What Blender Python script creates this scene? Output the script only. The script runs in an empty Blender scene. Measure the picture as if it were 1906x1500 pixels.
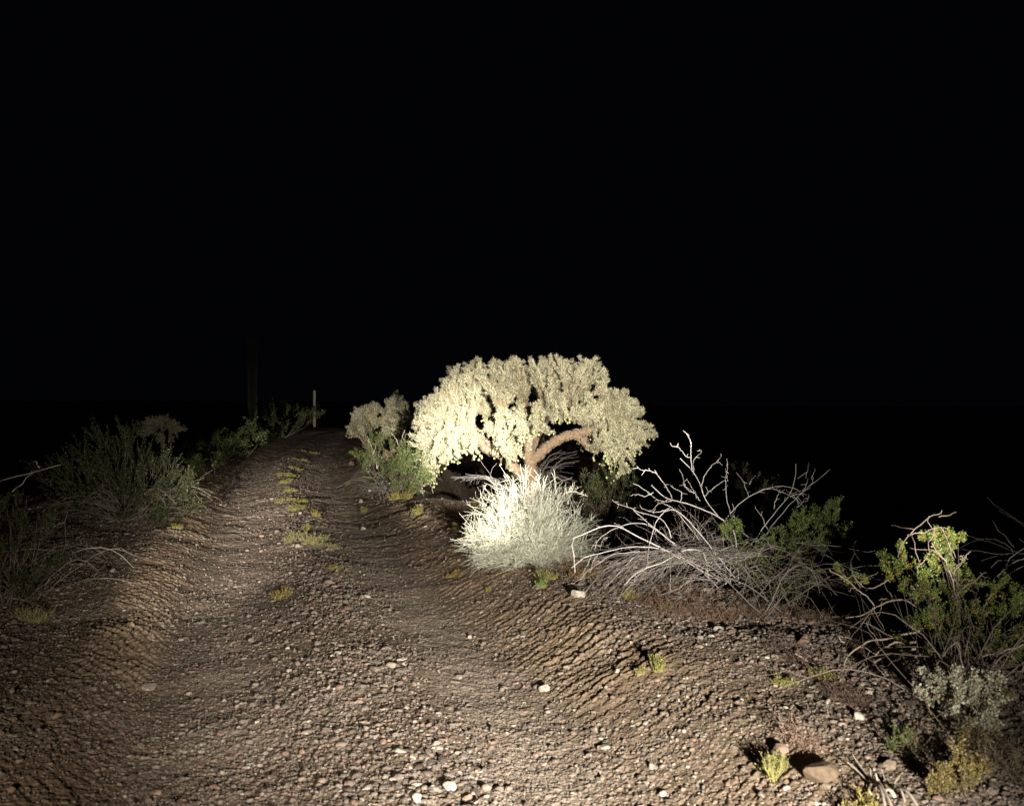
import bpy, math
import numpy as np
from mathutils import Vector

# ------------------------------------------------------------------ scene, camera, sky, lamps
S = bpy.context.scene
F = 1650.0                      # focal length in pixels of the 1906 px wide photograph
CAMZ = 1.6
cd = bpy.data.cameras.new("camera"); cam = bpy.data.objects.new("camera", cd)
S.collection.objects.link(cam); S.camera = cam
cam.location = (0, 0, CAMZ); cam.rotation_euler = (math.radians(90 - 0.35), 0, 0)
cd.sensor_width = 36; cd.lens = 36 * F / 1906; cd.clip_end = 3000; cd.clip_start = 0.05
cd.dof.use_dof = True; cd.dof.focus_distance = 9.0; cd.dof.aperture_fstop = 3.6
S.view_settings.view_transform = 'Standard'; S.view_settings.look = 'None'
S.view_settings.gamma = 1; S.view_settings.exposure = 0

w = bpy.data.worlds.new("World"); S.world = w; w.use_nodes = True
bg = w.node_tree.nodes['Background']
bg.inputs[0].default_value = (0.4, 0.46, 0.85, 1); bg.inputs[1].default_value = 0.0019

def pix(px, py, d):
    """photo pixel at depth d (metres along Y) -> world"""
    return np.array([(px - 953) / F * d, d, CAMZ - (py - 740) / F * d])

def spot(name, pos, target, size, blend, power, col=(1, .93, .80), r=.018):
    l = bpy.data.lights.new(name, 'SPOT'); o = bpy.data.objects.new(name, l)
    S.collection.objects.link(o); o.location = pos
    o.rotation_euler = (Vector(target) - Vector(pos)).to_track_quat('-Z', 'Y').to_euler()
    l.spot_size = math.radians(size); l.spot_blend = blend; l.energy = power
    l.color = col; l.shadow_soft_size = r
    return o
# hand-held torches of the photographer, swept from the right of the camera: wide flood and narrow beams
LP = (1.15, -0.30, 0.98)
HP = (1.0, -0.30, 2.05)          # the torch held overhead for the cholla
LL = (-1.15, -0.30, 1.05)         # and carried across to the left for the far half of the track
spot("torch_flood", LP, pix(770, 890, 13), 55, 1, 3100, (1, .94, .81))
spot("torch_left", LL, pix(360, 1250, 5), 54, 1, 430, (1, .86, .68))
spot("torch_far_track", LL, pix(545, 858, 18), 15, 1, 9500, (1, .92, .80))
spot("torch_track", LP, pix(890, 1115, 6), 39, 1, 730, (1, .94, .82))
spot("torch_bend", LL, pix(565, 830, 30), 9, 1, 11500, (1, .92, .80))
spot("torch_cholla", HP, pix(1025, 735, 15), 17, .6, 13500, (1, .95, .80))
spot("torch_hotspot", HP, pix(856, 830, 15), 10.0, 1, 30000, (1, .96, .86))
spot("torch_bush", LP, pix(975, 930, 8), 8, 1, 3000, (1, .96, .86))
spot("torch_dead_branches", LP, pix(1225, 885, 7), 15, 1, 2100, (1, .95, .90))
spot("torch_second_cholla", LP, pix(722, 830, 22), 8, .7, 10000)
spot("torch_sprig", LP, pix(1752, 1012, 5), 5.2, .8, 4200)
spot("torch_right_verge", LP, pix(1830, 1100, 4.9), 14, 1, 600)

# ------------------------------------------------------------------ noise
def _h(ix, iy, s=0):
    n = (ix.astype(np.int64) * 374761393 + iy.astype(np.int64) * 668265263 + s * 974634777) & 0xffffffff
    n = ((n ^ (n >> 13)) * 1274126177) & 0xffffffff
    n = (n ^ (n >> 16)) & 0xffffffff
    n = (n * 2246822519) & 0xffffffff
    n = (n ^ (n >> 15)) & 0xffffffff
    return (n / 4294967295.0).astype(np.float32)
def vnoise(x, y, s=0):
    ix = np.floor(x); iy = np.floor(y); fx = x - ix; fy = y - iy
    fx = fx * fx * (3 - 2 * fx); fy = fy * fy * (3 - 2 * fy)
    ix = ix.astype(np.int64); iy = iy.astype(np.int64)
    a = _h(ix, iy, s); b = _h(ix + 1, iy, s); c = _h(ix, iy + 1, s); d = _h(ix + 1, iy + 1, s)
    return (a + (b - a) * fx) * (1 - fy) + (c + (d - c) * fx) * fy - .5
def fbm(x, y, o=3, s=0):
    r = 0; a = 1
    for k in range(o):
        r = r + a * vnoise(x * 2 ** k + 17 * k, y * 2 ** k - 9 * k, s + k); a *= .5
    return r
def domes(x, y, cell, s, rmin=.25, rmax=.62):
    """height field of packed stones; returns height (in cells) and a random id per stone"""
    gx = x / cell; gy = y / cell; ix = np.floor(gx).astype(np.int64); iy = np.floor(gy).astype(np.int64)
    H = np.zeros_like(gx, dtype=np.float32); I = np.zeros_like(H)
    for dx in (-1, 0, 1):
        for dy in (-1, 0, 1):
            cx = ix + dx; cy = iy + dy
            r = rmin + (rmax - rmin) * _h(cx, cy, s + 2) ** 2
            an = _h(cx, cy, s + 4) * 3.14; el = .55 + .45 * _h(cx, cy, s + 5)
            ux = gx - (cx + _h(cx, cy, s)); uy = gy - (cy + _h(cx, cy, s + 1))
            ca = np.cos(an); sa = np.sin(an)
            q = ((ux * ca + uy * sa) ** 2 + ((uy * ca - ux * sa) / el) ** 2) / (r * r)
            h = r * np.clip(1 - q * q, 0, 1) ** .5 * (.6 + .4 * _h(cx, cy, s + 6))
            m = h > H; H = np.where(m, h, H); I = np.where(m, _h(cx, cy, s + 7), I)
    return H, I
def ss(a, b, x):
    t = np.clip((x - a) / (b - a), 0, 1); return t * t * (3 - 2 * t)

# ------------------------------------------------------------------ terrain
RY = np.array([-5, 2, 3.47, 4.71, 5.74, 8.5, 10.56, 13.9, 18.9, 26.4, 34, 38, 42, 47, 60, 600.])
RX = np.array([1.2, -.05, -.42, -.74, -1.04, -1.88, -2.45, -3.44, -4.73, -6.1, -7.3, -7.3, -6.0, -2.5, 9, 90.])
_ty = np.linspace(-5, 600, 6051); _tx = np.interp(_ty, RY, RX)
_k = np.ones(25) / 25; _tx[12:-12] = np.convolve(_tx, _k, 'valid')
def road_x(y): return np.interp(y, _ty, _tx)
def bump(u, c, w_): return np.exp(-((u - c) / w_) ** 2)
def macro(x, y):
    u = x - road_x(y)
    z = .035 * bump(u, 0, .38) + .13 * bump(u, -.25, .3) * ss(13, 19, y) - .03 * bump(u, -.75, .35) - .022 * bump(u, .62, .3)
    z = z + .17 * ss(.85, 1.75, u) + .075 * ss(-1.05, -1.5, u) + .03 * ss(-1.2, -1.9, u)
    e = 2.35 + .85 * ss(9.5, 5, y) - .75 * ss(11.5, 15, y) + .5 * ss(18, 24, y) + .25 * vnoise(y * .5, y * 0, 5)
    z = z - (.36 + .34 * ss(8, 11, y)) * np.clip(u - e, 0, None) ** 1.25 * (1 - .5 * ss(30, 60, y))
    z = z - .8 * ss(9, 12, y) * np.clip(u - e - .8, 0, 3)
    mt = np.exp(-(((x - .32) ** 2 + (y - 15) ** 2) / 3)); z = z * (1 - mt) - .42 * mt
    el = -3.0 - .25 * y ** .5 * ss(5, 20, y)
    z = z - .22 * np.clip(el - u, 0, None) ** 1.15 * ss(60, 25, y)
    z = z - .07 * np.clip(y - 45, 0, 25)
    z = z + .05 * fbm(x * .7, y * .7, 2, 11) * ss(.9, 2.2, np.abs(u)) + .022 * fbm(x * 2.3, y * 2.3, 2, 12)
    return np.maximum(z, -5 + .4 * fbm(x * .08, y * .08, 2, 3)), u
def micro(x, y, u, full=True):
    s = y + .24 * x
    nz = fbm(x * 3, y * 3, 2, 21)
    # tread ridges pressed into both banks
    kr = np.where(u > 0, 1.0, .6); uu = np.abs(u)
    amp = np.where(u > 0, ss(.75, 1.1, uu) * ss(2.05, 1.55, uu), 1.45 * ss(1.12, 1.28, uu) * ss(1.8, 1.6, uu) * (.5 + .5 * ss(3.8, 5, y)))
    amp = amp * (.45 + .9 * np.clip(fbm(x * 1.3, y * 1.3, 2, 31) + .5, 0, 1)) * ss(26, 14, y) * (.55 + .45 * ss(3.9, 5.2, y))
    ph = (s - kr * uu + .10 * nz + .022 * fbm(x * 9, y * 9, 2, 22)) / np.where(u > 0, .082, .11)
    fr = ph - np.floor(ph)
    rid = np.where(fr < .72, fr / .72, (1 - fr) / .28)
    rid2 = .5 + .5 * np.sin(ph * 2 * math.pi * 2.3 + 5 * nz)
    clod = vnoise(x * 24, y * 24, 41)
    z = amp * (.0095 * rid * np.clip(1 + np.where(u > 0, .7, .3) * clod + 1.6 * vnoise(x * 4, y * 4, 43), .05, 2.2) + .003 * rid2 + .004 * clod + .007 * vnoise(x * 60, y * 60, 44))
    # faint cross ripples on the wheel tracks
    trk = bump(u, -.75, .4) + bump(u, .62, .3)
    z = z + .0025 * trk * vnoise(x * 2.6 + 3 * nz, (s + .05 * nz) * 15, 51) + .002 * trk * vnoise(x * 9, s * 34, 52)
    # coarse gravel: height and share of the surface it covers
    g = .30 + .65 * bump(u, .05, .38) + .7 * ss(1.7, 2.4, u) + .45 * ss(-1.6, -2.3, u)
    g = g * (1 - .85 * bump(u, .6, .27)) * (1 - .1 * amp) + .9 * fbm(x * 1.7, y * 1.7, 3, 61)
    g = np.clip(g, 0, 1)
    near = ss(55, 22, y)
    h1, i1 = domes(x, y, .038, 71); h2, i2 = domes(x + .3, y, .019, 81); 
    h3, i3 = domes(x, y + .2, .085, 91, .12, .42)
    sel = ss(.35, .8, g + .5 * vnoise(x * 14, y * 14, 62))
    hA = .038 * h1 * sel * .6; hB = .019 * h2 * (.5 + .4 * sel); hC = .085 * h3 * ss(.5, 1, g) * .5
    H = np.maximum(np.maximum(hA, hB), hC) * near
    cid = np.where(hC >= np.maximum(hA, hB), i3, np.where(hA > hB, i1, i2))
    st = np.clip(H / .008, 0, 1)
    z = z + H + .0035 * vnoise(x * 60, y * 60, 99) + .007 * fbm(x * 16, y * 16, 2, 98) + (.016 * fbm(x * 6.5, y * 9, 2, 96) + .012 * vnoise(x * 13, y * 20, 95)) * ss(6, 12, y)
    return z, cid, st, amp, g
def ground_z(x, y):
    x = np.atleast_1d(np.asarray(x, float)); y = np.atleast_1d(np.asarray(y, float))
    return macro(x, y)[0]
def ghit(px, py, dmax=60):
    """where the ray of a photo pixel meets the ground"""
    d = np.concatenate([np.linspace(2.4, 20, 1500), np.linspace(20.05, dmax, 900)])
    x = (px - 953) / F * d; z = CAMZ - (py - 740) / F * d
    g = macro(x, d)[0] + .01
    k = np.argmax(z <= g)
    if z[k] > g[k]: k = len(d) - 1
    return np.array([x[k], d[k], g[k]])

# ------------------------------------------------------------------ mesh collector
class Geo:
    def __init__(s): s.v = []; s.f = {3: [], 4: []}; s.c = []; s.n = 0
    def add(s, v, f, c):
        v = np.asarray(v, np.float32).reshape(-1, 3); f = np.asarray(f, np.int64)
        c = np.asarray(c, np.float32)
        if c.ndim == 1: c = np.tile(c[:3], (len(v), 1))
        s.v.append(v); s.c.append(c[:, :3]); s.f[f.shape[1]].append(f + s.n); s.n += len(v)
    def tubes(s, P, R, col, k=4, cap=False):
        """P (n,m,3) polylines, R (n,m) radii, col (3,) or (n,3)"""
        P = np.asarray(P, np.float64); R = np.asarray(R, float)
        if P.ndim == 2: P = P[None]; R = R[None]
        n, m, _ = P.shape
        if n == 0: return
        T = np.gradient(P, axis=1); T /= np.linalg.norm(T, axis=2, keepdims=True) + 1e-9
        ref = np.where((np.abs(T[:, :1, 2:3]) > .8), np.array([[[1., .13, 0]]]), np.array([[[0., .1, 1]]]))
        ref = np.broadcast_to(ref, T.shape)
        A = np.cross(T, ref); A /= np.linalg.norm(A, axis=2, keepdims=True) + 1e-9
        B = np.cross(T, A)
        th = np.arange(k) * 2 * math.pi / k
        V = P[:, :, None] + R[:, :, None, None] * (np.cos(th)[None, None, :, None] * A[:, :, None] + np.sin(th)[None, None, :, None] * B[:, :, None])
        i = np.arange(n)[:, None, None] * m * k; j = np.arange(m - 1)[None, :, None] * k; q = np.arange(k)[None, None, :]
        q2 = (q + 1) % k
        f = np.stack(np.broadcast_arrays(i + j + q, i + j + q2, i + j + k + q2, i + j + k + q), -1).reshape(-1, 4)
        c = np.asarray(col, np.float32)
        if c.ndim == 2: c = np.repeat(c, m * k, 0)
        s.add(V, f, c)
    def spikes(s, base, d, L, wd, col, rng):
        """thin triangles of length L from base along d"""
        n = len(base)
        r = rng.normal(size=(n, 3)); a = np.cross(d, r); a /= np.linalg.norm(a, axis=1, keepdims=True) + 1e-9
        L = np.broadcast_to(L, (n,))[:, None]; wd = np.broadcast_to(wd, (n,))[:, None]
        V = np.stack([base - a * wd / 2, base + a * wd / 2, base + d * L], 1)
        c = np.asarray(col, np.float32)
        if c.ndim == 2: c = np.repeat(c, 3, 0)
        s.add(V, np.arange(3 * n).reshape(n, 3), c)
    def leaves(s, base, d, L, wd, col, rng):
        """small folded diamonds"""
        n = len(base)
        r = rng.normal(size=(n, 3)); a = np.cross(d, r); a /= np.linalg.norm(a, axis=1, keepdims=True) + 1e-9
        L = np.broadcast_to(L, (n,))[:, None]; wd = np.broadcast_to(wd, (n,))[:, None]
        V = np.stack([base, base + d * L * .5 - a * wd / 2, base + d * L, base + d * L * .5 + a * wd / 2], 1)
        c = np.asarray(col, np.float32)
        if c.ndim == 2: c = np.repeat(c, 4, 0)
        s.add(V, np.arange(4 * n).reshape(n, 4), c)
    def blobs(s, cen, rad, col, rng, tpl, jitter=.0):
        tv, tf = tpl
        n = len(cen); rad = np.asarray(rad, float)
        if rad.ndim == 1: rad = np.tile(rad[:, None], (1, 3))
        V = cen[:, None] + tv[None] * rad[:, None]
        if jitter: V = V + rng.normal(size=V.shape) * jitter * rad.mean(1)[:, None, None]
        f = (tf[None] + (np.arange(n) * len(tv))[:, None, None]).reshape(-1, 3)
        c = np.asarray(col, np.float32)
        if c.ndim == 2: c = np.repeat(c, len(tv), 0)
        s.add(V, f, c)
    def build(s, name, mat, parent=None, smooth=False):
        me = bpy.data.meshes.new(name)
        V = np.concatenate(s.v); C = np.concatenate(s.c)
        f3 = np.concatenate(s.f[3]) if s.f[3] else np.zeros((0, 3), np.int64)
        f4 = np.concatenate(s.f[4]) if s.f[4] else np.zeros((0, 4), np.int64)
        org = np.zeros(3)
        if parent is not None: org = np.array(parent.location)
        me.vertices.add(len(V)); me.vertices.foreach_set('co', (V - org).astype(np.float32).ravel())
        idx = np.concatenate([f3.ravel(), f4.ravel()]).astype(np.int32)
        me.loops.add(len(idx)); me.loops.foreach_set('vertex_index', idx)
        st = np.concatenate([np.arange(len(f3)) * 3, len(f3) * 3 + np.arange(len(f4)) * 4]).astype(np.int32)
        me.polygons.add(len(st)); me.polygons.foreach_set('loop_start', st)
        me.update(calc_edges=True)
        me.polygons.foreach_set('use_smooth', np.full(len(st), smooth))
        a = me.color_attributes.new('Col', 'FLOAT_COLOR', 'POINT')
        a.data.foreach_set('color', np.concatenate([C, np.ones((len(C), 1), np.float32)], 1).astype(np.float32).ravel())
        me.materials.append(mat)
        o = bpy.data.objects.new(name, me); S.collection.objects.link(o)
        if parent is not None: o.parent = parent
        return o
def thing(name, loc, label, cat, group=None):
    o = bpy.data.objects.new(name, None); S.collection.objects.link(o)
    o.location = [float(c) for c in loc]; o.empty_display_size = .1
    return tag(o, label, cat, group)
def tag(o, label, cat, group=None):
    o['label'] = label; o['category'] = cat
    if group: o['group'] = group
    return o
def ico(sub):
    import bmesh
    b = bmesh.new(); bmesh.ops.create_icosphere(b, subdivisions=sub, radius=1)
    v = np.array([x.co[:] for x in b.verts]); f = np.array([[q.index for q in x.verts] for x in b.faces]); b.free()
    return v, f
ICO1, ICO2, ICO3 = ico(1), ico(2), ico(3)

# ------------------------------------------------------------------ materials
def mat(name, rough=.9, spec=.2, noise=0., nscale=30, bumpd=0., bscale=60, transl=0.):
    m = bpy.data.materials.new(name); m.use_nodes = True; nt = m.node_tree; N = nt.nodes; L = nt.links
    p = N['Principled BSDF']; p.inputs['Roughness'].default_value = rough; p.inputs['Specular IOR Level'].default_value = spec
    at = N.new('ShaderNodeAttribute'); at.attribute_name = 'Col'; out = at.outputs['Color']
    tc = N.new('ShaderNodeTexCoord')
    if noise:
        n = N.new('ShaderNodeTexNoise'); n.inputs['Scale'].default_value = nscale; n.inputs['Detail'].default_value = 4
        L.new(tc.outputs['Object'], n.inputs['Vector'])
        mr = N.new('ShaderNodeMapRange'); mr.inputs['From Min'].default_value = .3; mr.inputs['From Max'].default_value = .7
        mr.inputs['To Min'].default_value = 1 - noise; mr.inputs['To Max'].default_value = 1 + noise
        L.new(n.outputs['Fac'], mr.inputs['Value'])
        mx = N.new('ShaderNodeVectorMath'); mx.operation = 'SCALE'
        L.new(out, mx.inputs[0]); L.new(mr.outputs[0], mx.inputs['Scale']); out = mx.outputs[0]
    L.new(out, p.inputs['Base Color'])
    if bumpd:
        n = N.new('ShaderNodeTexNoise'); n.inputs['Scale'].default_value = bscale; n.inputs['Detail'].default_value = 5
        L.new(tc.outputs['Object'], n.inputs['Vector'])
        b = N.new('ShaderNodeBump'); b.inputs['Distance'].default_value = bumpd; L.new(n.outputs['Fac'], b.inputs['Height'])
        L.new(b.outputs[0], p.inputs['Normal'])
    if transl:
        t = N.new('ShaderNodeBsdfTranslucent'); L.new(out, t.inputs[0]); ms = N.new('ShaderNodeMixShader')
        ms.inputs[0].default_value = transl; L.new(p.outputs[0], ms.inputs[1]); L.new(t.outputs[0], ms.inputs[2])
        L.new(ms.outputs[0], N['Material Output'].inputs['Surface'])
    return m
M_ground = mat('desert_gravel', .95, .1, .28, 38, .004, 180)
M_stone = mat('stone', .85, .2, .3, 45, .003, 120)
M_spine = mat('cactus_spines', .6, .3)
M_bark = mat('cactus_bark', .9, .15, .35, 30, .01, 60)
M_wood = mat('dry_wood', .75, .25, .25, 25, .002, 90)
M_leaf = mat('leaf', .45, .45, .25, 12, transl=.2)
M_post = mat('weathered_wood', .9, .1, .3, 20, .004, 40)

# ------------------------------------------------------------------ ground sheet
def make_ground():
    ys = [0.6]
    while ys[-1] < 700:
        y = ys[-1]
        st = .05 if y < 2.4 else (.0045 + .00075 * (y - 2.4) if y < 14 else .0132 * (y / 14) ** 2.3)
        if y < 2.9 and y >= 2.4: st = .012
        ys.append(y + min(st, y * .06))
    ys = np.array(ys)
    t = np.concatenate([-np.geomspace(4, .64, 60)[:-1], np.linspace(-.64, .64, 1560), np.geomspace(.64, 4, 60)[1:]])
    X = ys[:, None] * t[None]; Y = np.repeat(ys[:, None], len(t), 1)
    jit = np.random.default_rng(1).normal(size=X.shape) * .15 * (t[1000] - t[999]); X = X + jit * Y
    n, m = X.shape; x = X.ravel(); y = Y.ravel()
    Z = np.empty(len(x)); C = np.empty((len(x), 3), np.float32)
    for a in range(0, len(x), 400000):
        q = slice(a, a + 400000); xx, yy = x[q], y[q]
        z, u = macro(xx, yy); mz, cid, st, amp, g = micro(xx, yy, u)
        Z[q] = z + mz
        dirt = np.array([.205, .152, .108]); tan = np.array([.31, .22, .14]); grey = np.array([.34, .275, .225]); red = np.array([.20, .125, .09])
        nn = np.clip(fbm(xx * 1.1, yy * 1.1, 3, 201) + .5, 0, 1)[:, None]
        c = dirt * (1 - nn) + np.array([.235, .18, .13]) * nn
        am = (.7 * amp * np.where(u > 0, 1, .6))[:, None]; c = c * (1 - am) + tan * am
        tr = (.85 * (bump(u, .6, .3) + bump(u, -.75, .38)))[:, None]; c = c * (1 - tr) + (grey * (1 + .25 * (u > 0))[:, None]) * tr
        rs = (.6 * ss(2.0, 3.0, u) + .75 * ss(-1.8, -2.4, u))[:, None]; c = c * (1 - rs) + red * .8 * rs  # red-brown verge soil; light fall-off beyond the left bank is painted in too
        pal = np.array([[.15, .115, .095], [.24, .185, .15], [.19, .155, .13], [.33, .26, .21], [.27, .18, .145], [.22, .19, .165], [.40, .34, .28], [.16, .13, .11], [.29, .23, .17], [.52, .46, .38]])
        pc = pal[(cid * 9.999).astype(int)] * (.8 + .4 * ((cid * 977) % 1))[:, None]
        k = (st * .85)[:, None]
        C[q] = c * (1 - k) + pc * k
    g = Geo()
    i = np.arange(n - 1)[:, None] * m + np.arange(m - 1)[None]
    f = np.stack([i, i + 1, i + m + 1, i + m], -1).reshape(-1, 4)
    g.add(np.stack([x, y, Z], 1), f, C)
    o = g.build('ground', M_ground, smooth=True); o['kind'] = 'structure'
    return o
make_ground()

# loose gravel lying on the sheet
def facet(tpl, K, seed):
    rng = np.random.default_rng(seed); out = []
    for q in range(K):
        v = tpl[0] * rng.uniform(.85, 1.15, (1, 3))
        for k in range(9):
            nrm = rng.normal(size=3); nrm /= np.linalg.norm(nrm); lim = rng.uniform(.45, .9)
            v = v - np.clip(v @ nrm - lim, 0, None)[:, None] * nrm
        out.append(v * 1.15)
    return np.array(out)
def stones(N, tpl, lo, hi, seed, dlo, dhi, name, bias):
    rng = np.random.default_rng(seed)
    t = rng.uniform(-.72, .72, N * 3); d = np.exp(rng.uniform(math.log(dlo), math.log(dhi), N * 3))
    x = t * d; u = x - road_x(d)
    den = .45 + .9 * bump(u, .02, .36) + .75 * ss(1.6, 2.3, u) + .5 * ss(-1.5, -2.2, u) + .25 * ss(.9, 1.6, u)
    den = den * (1 - (.9 if hi > .02 else .3) * bump(u, .6, .25)) * (.3 + 1.7 * np.clip(fbm(x * 1.7, d * 1.7, 3, 61) + .45, 0, 1))
    k = rng.uniform(size=len(x)) < np.clip(den, 0, 1) * bias
    x, d, u = x[k][:N], d[k][:N], u[k][:N]; n = len(x)
    r = lo * (hi / lo) ** (rng.beta(1.1, 3.2, n)) * (1 + .05 * (d - 3))
    r = r * (.8 + .35 * bump(u, .02, .45) + .25 * ss(1.7, 2.4, u))
    zz, uu = macro(x, d); mz = micro(x, d, uu)[0]
    tv, tf = tpl
    TT = facet(tpl, 24, seed); tvn = TT[rng.integers(0, 24, n)]
    sc = np.stack([r * rng.uniform(.8, 1.5, n), r * rng.uniform(.7, 1.1, n), r * rng.uniform(.45, .8, n)], 1)
    V = tvn * sc[:, None]
    a = rng.uniform(0, 6.28, n); b = rng.normal(0, .35, n)
    ca, sa, cb, sb = np.cos(a)[:, None], np.sin(a)[:, None], np.cos(b)[:, None], np.sin(b)[:, None]
    X, Y, Z = V[..., 0], V[..., 1], V[..., 2]
    Y, Z = Y * cb - Z * sb, Y * sb + Z * cb; X, Y = X * ca - Y * sa, X * sa + Y * ca
    V = np.stack([X + x[:, None], Y + d[:, None], Z + (zz + mz * .8 + sc[:, 2] * .35)[:, None]], -1)
    pal = np.array([[.17, .13, .11], [.26, .20, .165], [.21, .175, .15], [.34, .27, .22], [.30, .195, .16], [.24, .21, .185], [.42, .36, .30], [.26, .21, .16], [.31, .205, .16], [.48, .43, .36]])
    pw = np.array([2, 2.2, 2, 1.6, 1, 1.6, .8, 1.2, .25, .28]); ci = rng.choice(10, n, p=pw / pw.sum())
    C = pal[ci] * rng.uniform(.65, 1.08, n)[:, None]
    g = Geo(); f = (tf[None] + (np.arange(n) * len(tv))[:, None, None]).reshape(-1, 3)
    g.add(V, f, np.repeat(C, len(tv), 0))
    o = g.build(name, M_stone, smooth=False); o['kind'] = 'stuff'
    o['label'] = 'coarse grey brown gravel heaped on the centre ridge and verges' if hi > .02 else 'fine pinkish grey gravel strewn over the whole desert track'; o['category'] = 'gravel'
stones(34000, ICO2, .006, .030, 5, 2.6, 14, 'gravel', 1.0)
stones(150000, ICO1, .004, .0115, 6, 2.6, 22, 'fine_gravel', 1.0)

# single rocks one can point to
def rock(px, py, wpx, hpx, col, label, seed, sharp=.18, sink=.75):
    p = ghit(px, py + hpx * .35); d = p[1]; rng = np.random.default_rng(seed)
    v = ICO3[0].copy()
    for k in range(11):          # plane cuts give facets
        nrm = rng.normal(size=3); nrm /= np.linalg.norm(nrm); lim = rng.uniform(.38, .8)
        q = v @ nrm; v = v - np.clip(q - lim, 0, None)[:, None] * nrm
    v = v * (1 + sharp * .2 * np.sin(v @ rng.normal(size=3) * 3)[:, None])
    wr = wpx / F * d / 2; hr = hpx / F * d / 2
    v = v * np.array([wr * 1.15, wr * .95, hr * 1.3])
    v = v - np.array([0, 0, (v[:, 2].min())])
    o = thing_rock(v, p, sink * hr, col, seed); tag(o, label, 'rock')
def thing_rock(v, p, sink, col, seed):
    g = Geo(); g.add(v - np.array([0, 0, sink]), ICO3[1], col)
    o = g.build('rock', M_stone, smooth=False); o.location = p
    return o
W_ = (.43, .39, .33); T_ = (.25, .19, .14); P_ = (.42, .27, .22); G_ = (.38, .33, .28)
for a in [
    (1076, 1103, 27, 22, W_, 'large pointed white rock beside the dead branches at the verge', 1),
    (1016, 1279, 23, 16, W_, 'white egg shaped stone in the right wheel track', 2),
    (684, 1108, 14, 10, W_, 'small white stone on the centre ridge below the pale weed patch', 3),
    (278, 1276, 30, 13, G_, 'flat grey tan stone at the foot of the left rippled bank', 14),
    (209, 1060, 12, 9, W_, 'small white stone on the dark left verge', 5),
    (1149, 1248, 12, 12, W_, 'squarish white stone near the yellow green tufts on the right bank', 6),
    (1124, 1391, 24, 9, G_, 'flat pale grey stone at the right edge of the lower wheel track', 7),
    (905, 1465, 19, 14, P_, 'pinkish stone near the bottom edge of the track', 8),
    (836, 1464, 25, 19, W_, 'lumpy white stone beside the pinkish stone at the bottom', 9),
    (1530, 1438, 62, 44, (.14, .10, .07), 'big rounded brown boulder at the lower right, shadow behind it', 10),
    (1655, 1421, 36, 18, T_, 'flat tan rock right of the big brown boulder', 11),
    (776, 1487, 20, 18, W_, 'round white stone at the bottom edge of the centre ridge', 12),
    (676, 982, 10, 8, W_, 'tiny white triangular stone in the right wheel track uphill', 13),
    (672, 933, 11, 8, G_, 'left one of two pale stones below the green shrub', 15),
    (692, 937, 10, 6, G_, 'right one of two pale stones below the green shrub', 16),
    (689, 912, 8, 8, W_, 'white stone at the foot of the small leafy shrub by the track', 17),
    (894, 1046, 14, 9, W_, 'white stone at the left foot of the bleached bush', 18),
    (1450, 1395, 34, 26, (.22, .15, .12), 'rounded pinkish brown rock behind the yellow green tuft', 19),
    (1792, 1466, 26, 16, T_, 'tan rock under the dry ochre bush at the lower right', 20),
    (1495, 1190, 26, 18, (.22, .14, .10), 'dark reddish rock among the shrubs on the right slope', 21),
    (1338, 1170, 16, 10, G_, 'grey angular stone below the dead branches', 22),
    (655, 862, 14, 12, (.15, .085, .065), 'reddish stone at the left foot of the green shrub', 23),
]: rock(*a)

# ------------------------------------------------------------------ chain fruit cholla
def bez(a, b, c, n):
    t = np.linspace(0, 1, n)[:, None]; return (1 - t) ** 2 * a + 2 * t * (1 - t) * b + t * t * c
def resamp(P, n):
    P = np.asarray(P, float); 
    if len(P) > 2:              # smooth with one Chaikin pass pair
        for _ in range(2):
            Q = [P[0]]
            for a, b in zip(P[:-1], P[1:]): Q += [a * .75 + b * .25, a * .25 + b * .75]
            P = np.array(Q + [P[-1]])
    L = np.concatenate([[0], np.cumsum(np.linalg.norm(np.diff(P, axis=0), axis=1))]); t = np.linspace(0, L[-1], n)
    return np.stack([np.interp(t, L, P[:, k]) for k in range(P.shape[1])], 1)
def rnd_dir(rng, n):
    v = rng.normal(size=(n, 3)); return v / np.linalg.norm(v, axis=1, keepdims=True)
def unit(v): return v / (np.linalg.norm(v, axis=-1, keepdims=True) + 1e-9)

def spine_fill(g, P, R, per_m, L, wd, rng, cols, fwd=.35):
    """spines round polylines P (n,m,3) of radii R (n,m)"""
    n, m, _ = P.shape
    seg = np.linalg.norm(np.diff(P, axis=1), axis=2); tot = seg.sum(1)
    cnt = rng.poisson(np.maximum(tot * per_m, 1)); who = np.repeat(np.arange(n), cnt)
    t = rng.uniform(0, m - 1.001, len(who)); i = t.astype(int); fr = (t - i)[:, None]
    p = P[who, i] * (1 - fr) + P[who, i + 1] * fr; T = unit(P[who, i + 1] - P[who, i])
    r = R[who, i]
    d = rnd_dir(rng, len(who)); d = unit(d - (d * T).sum(1, keepdims=True) * T)
    base = p + d * r[:, None] * .9
    dd = unit(d + T * rng.normal(fwd, .35, (len(who), 1)) + .25 * rng.normal(size=d.shape))
    c = cols[rng.integers(0, len(cols), len(who))] * rng.uniform(.8, 1.1, (len(who), 1)) * (1 - .5 * rng.random(n) ** 2.5)[who, None]
    g.spikes(base, dd, L * rng.uniform(.5, 1.2, len(who)), wd, c, rng)

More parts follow.
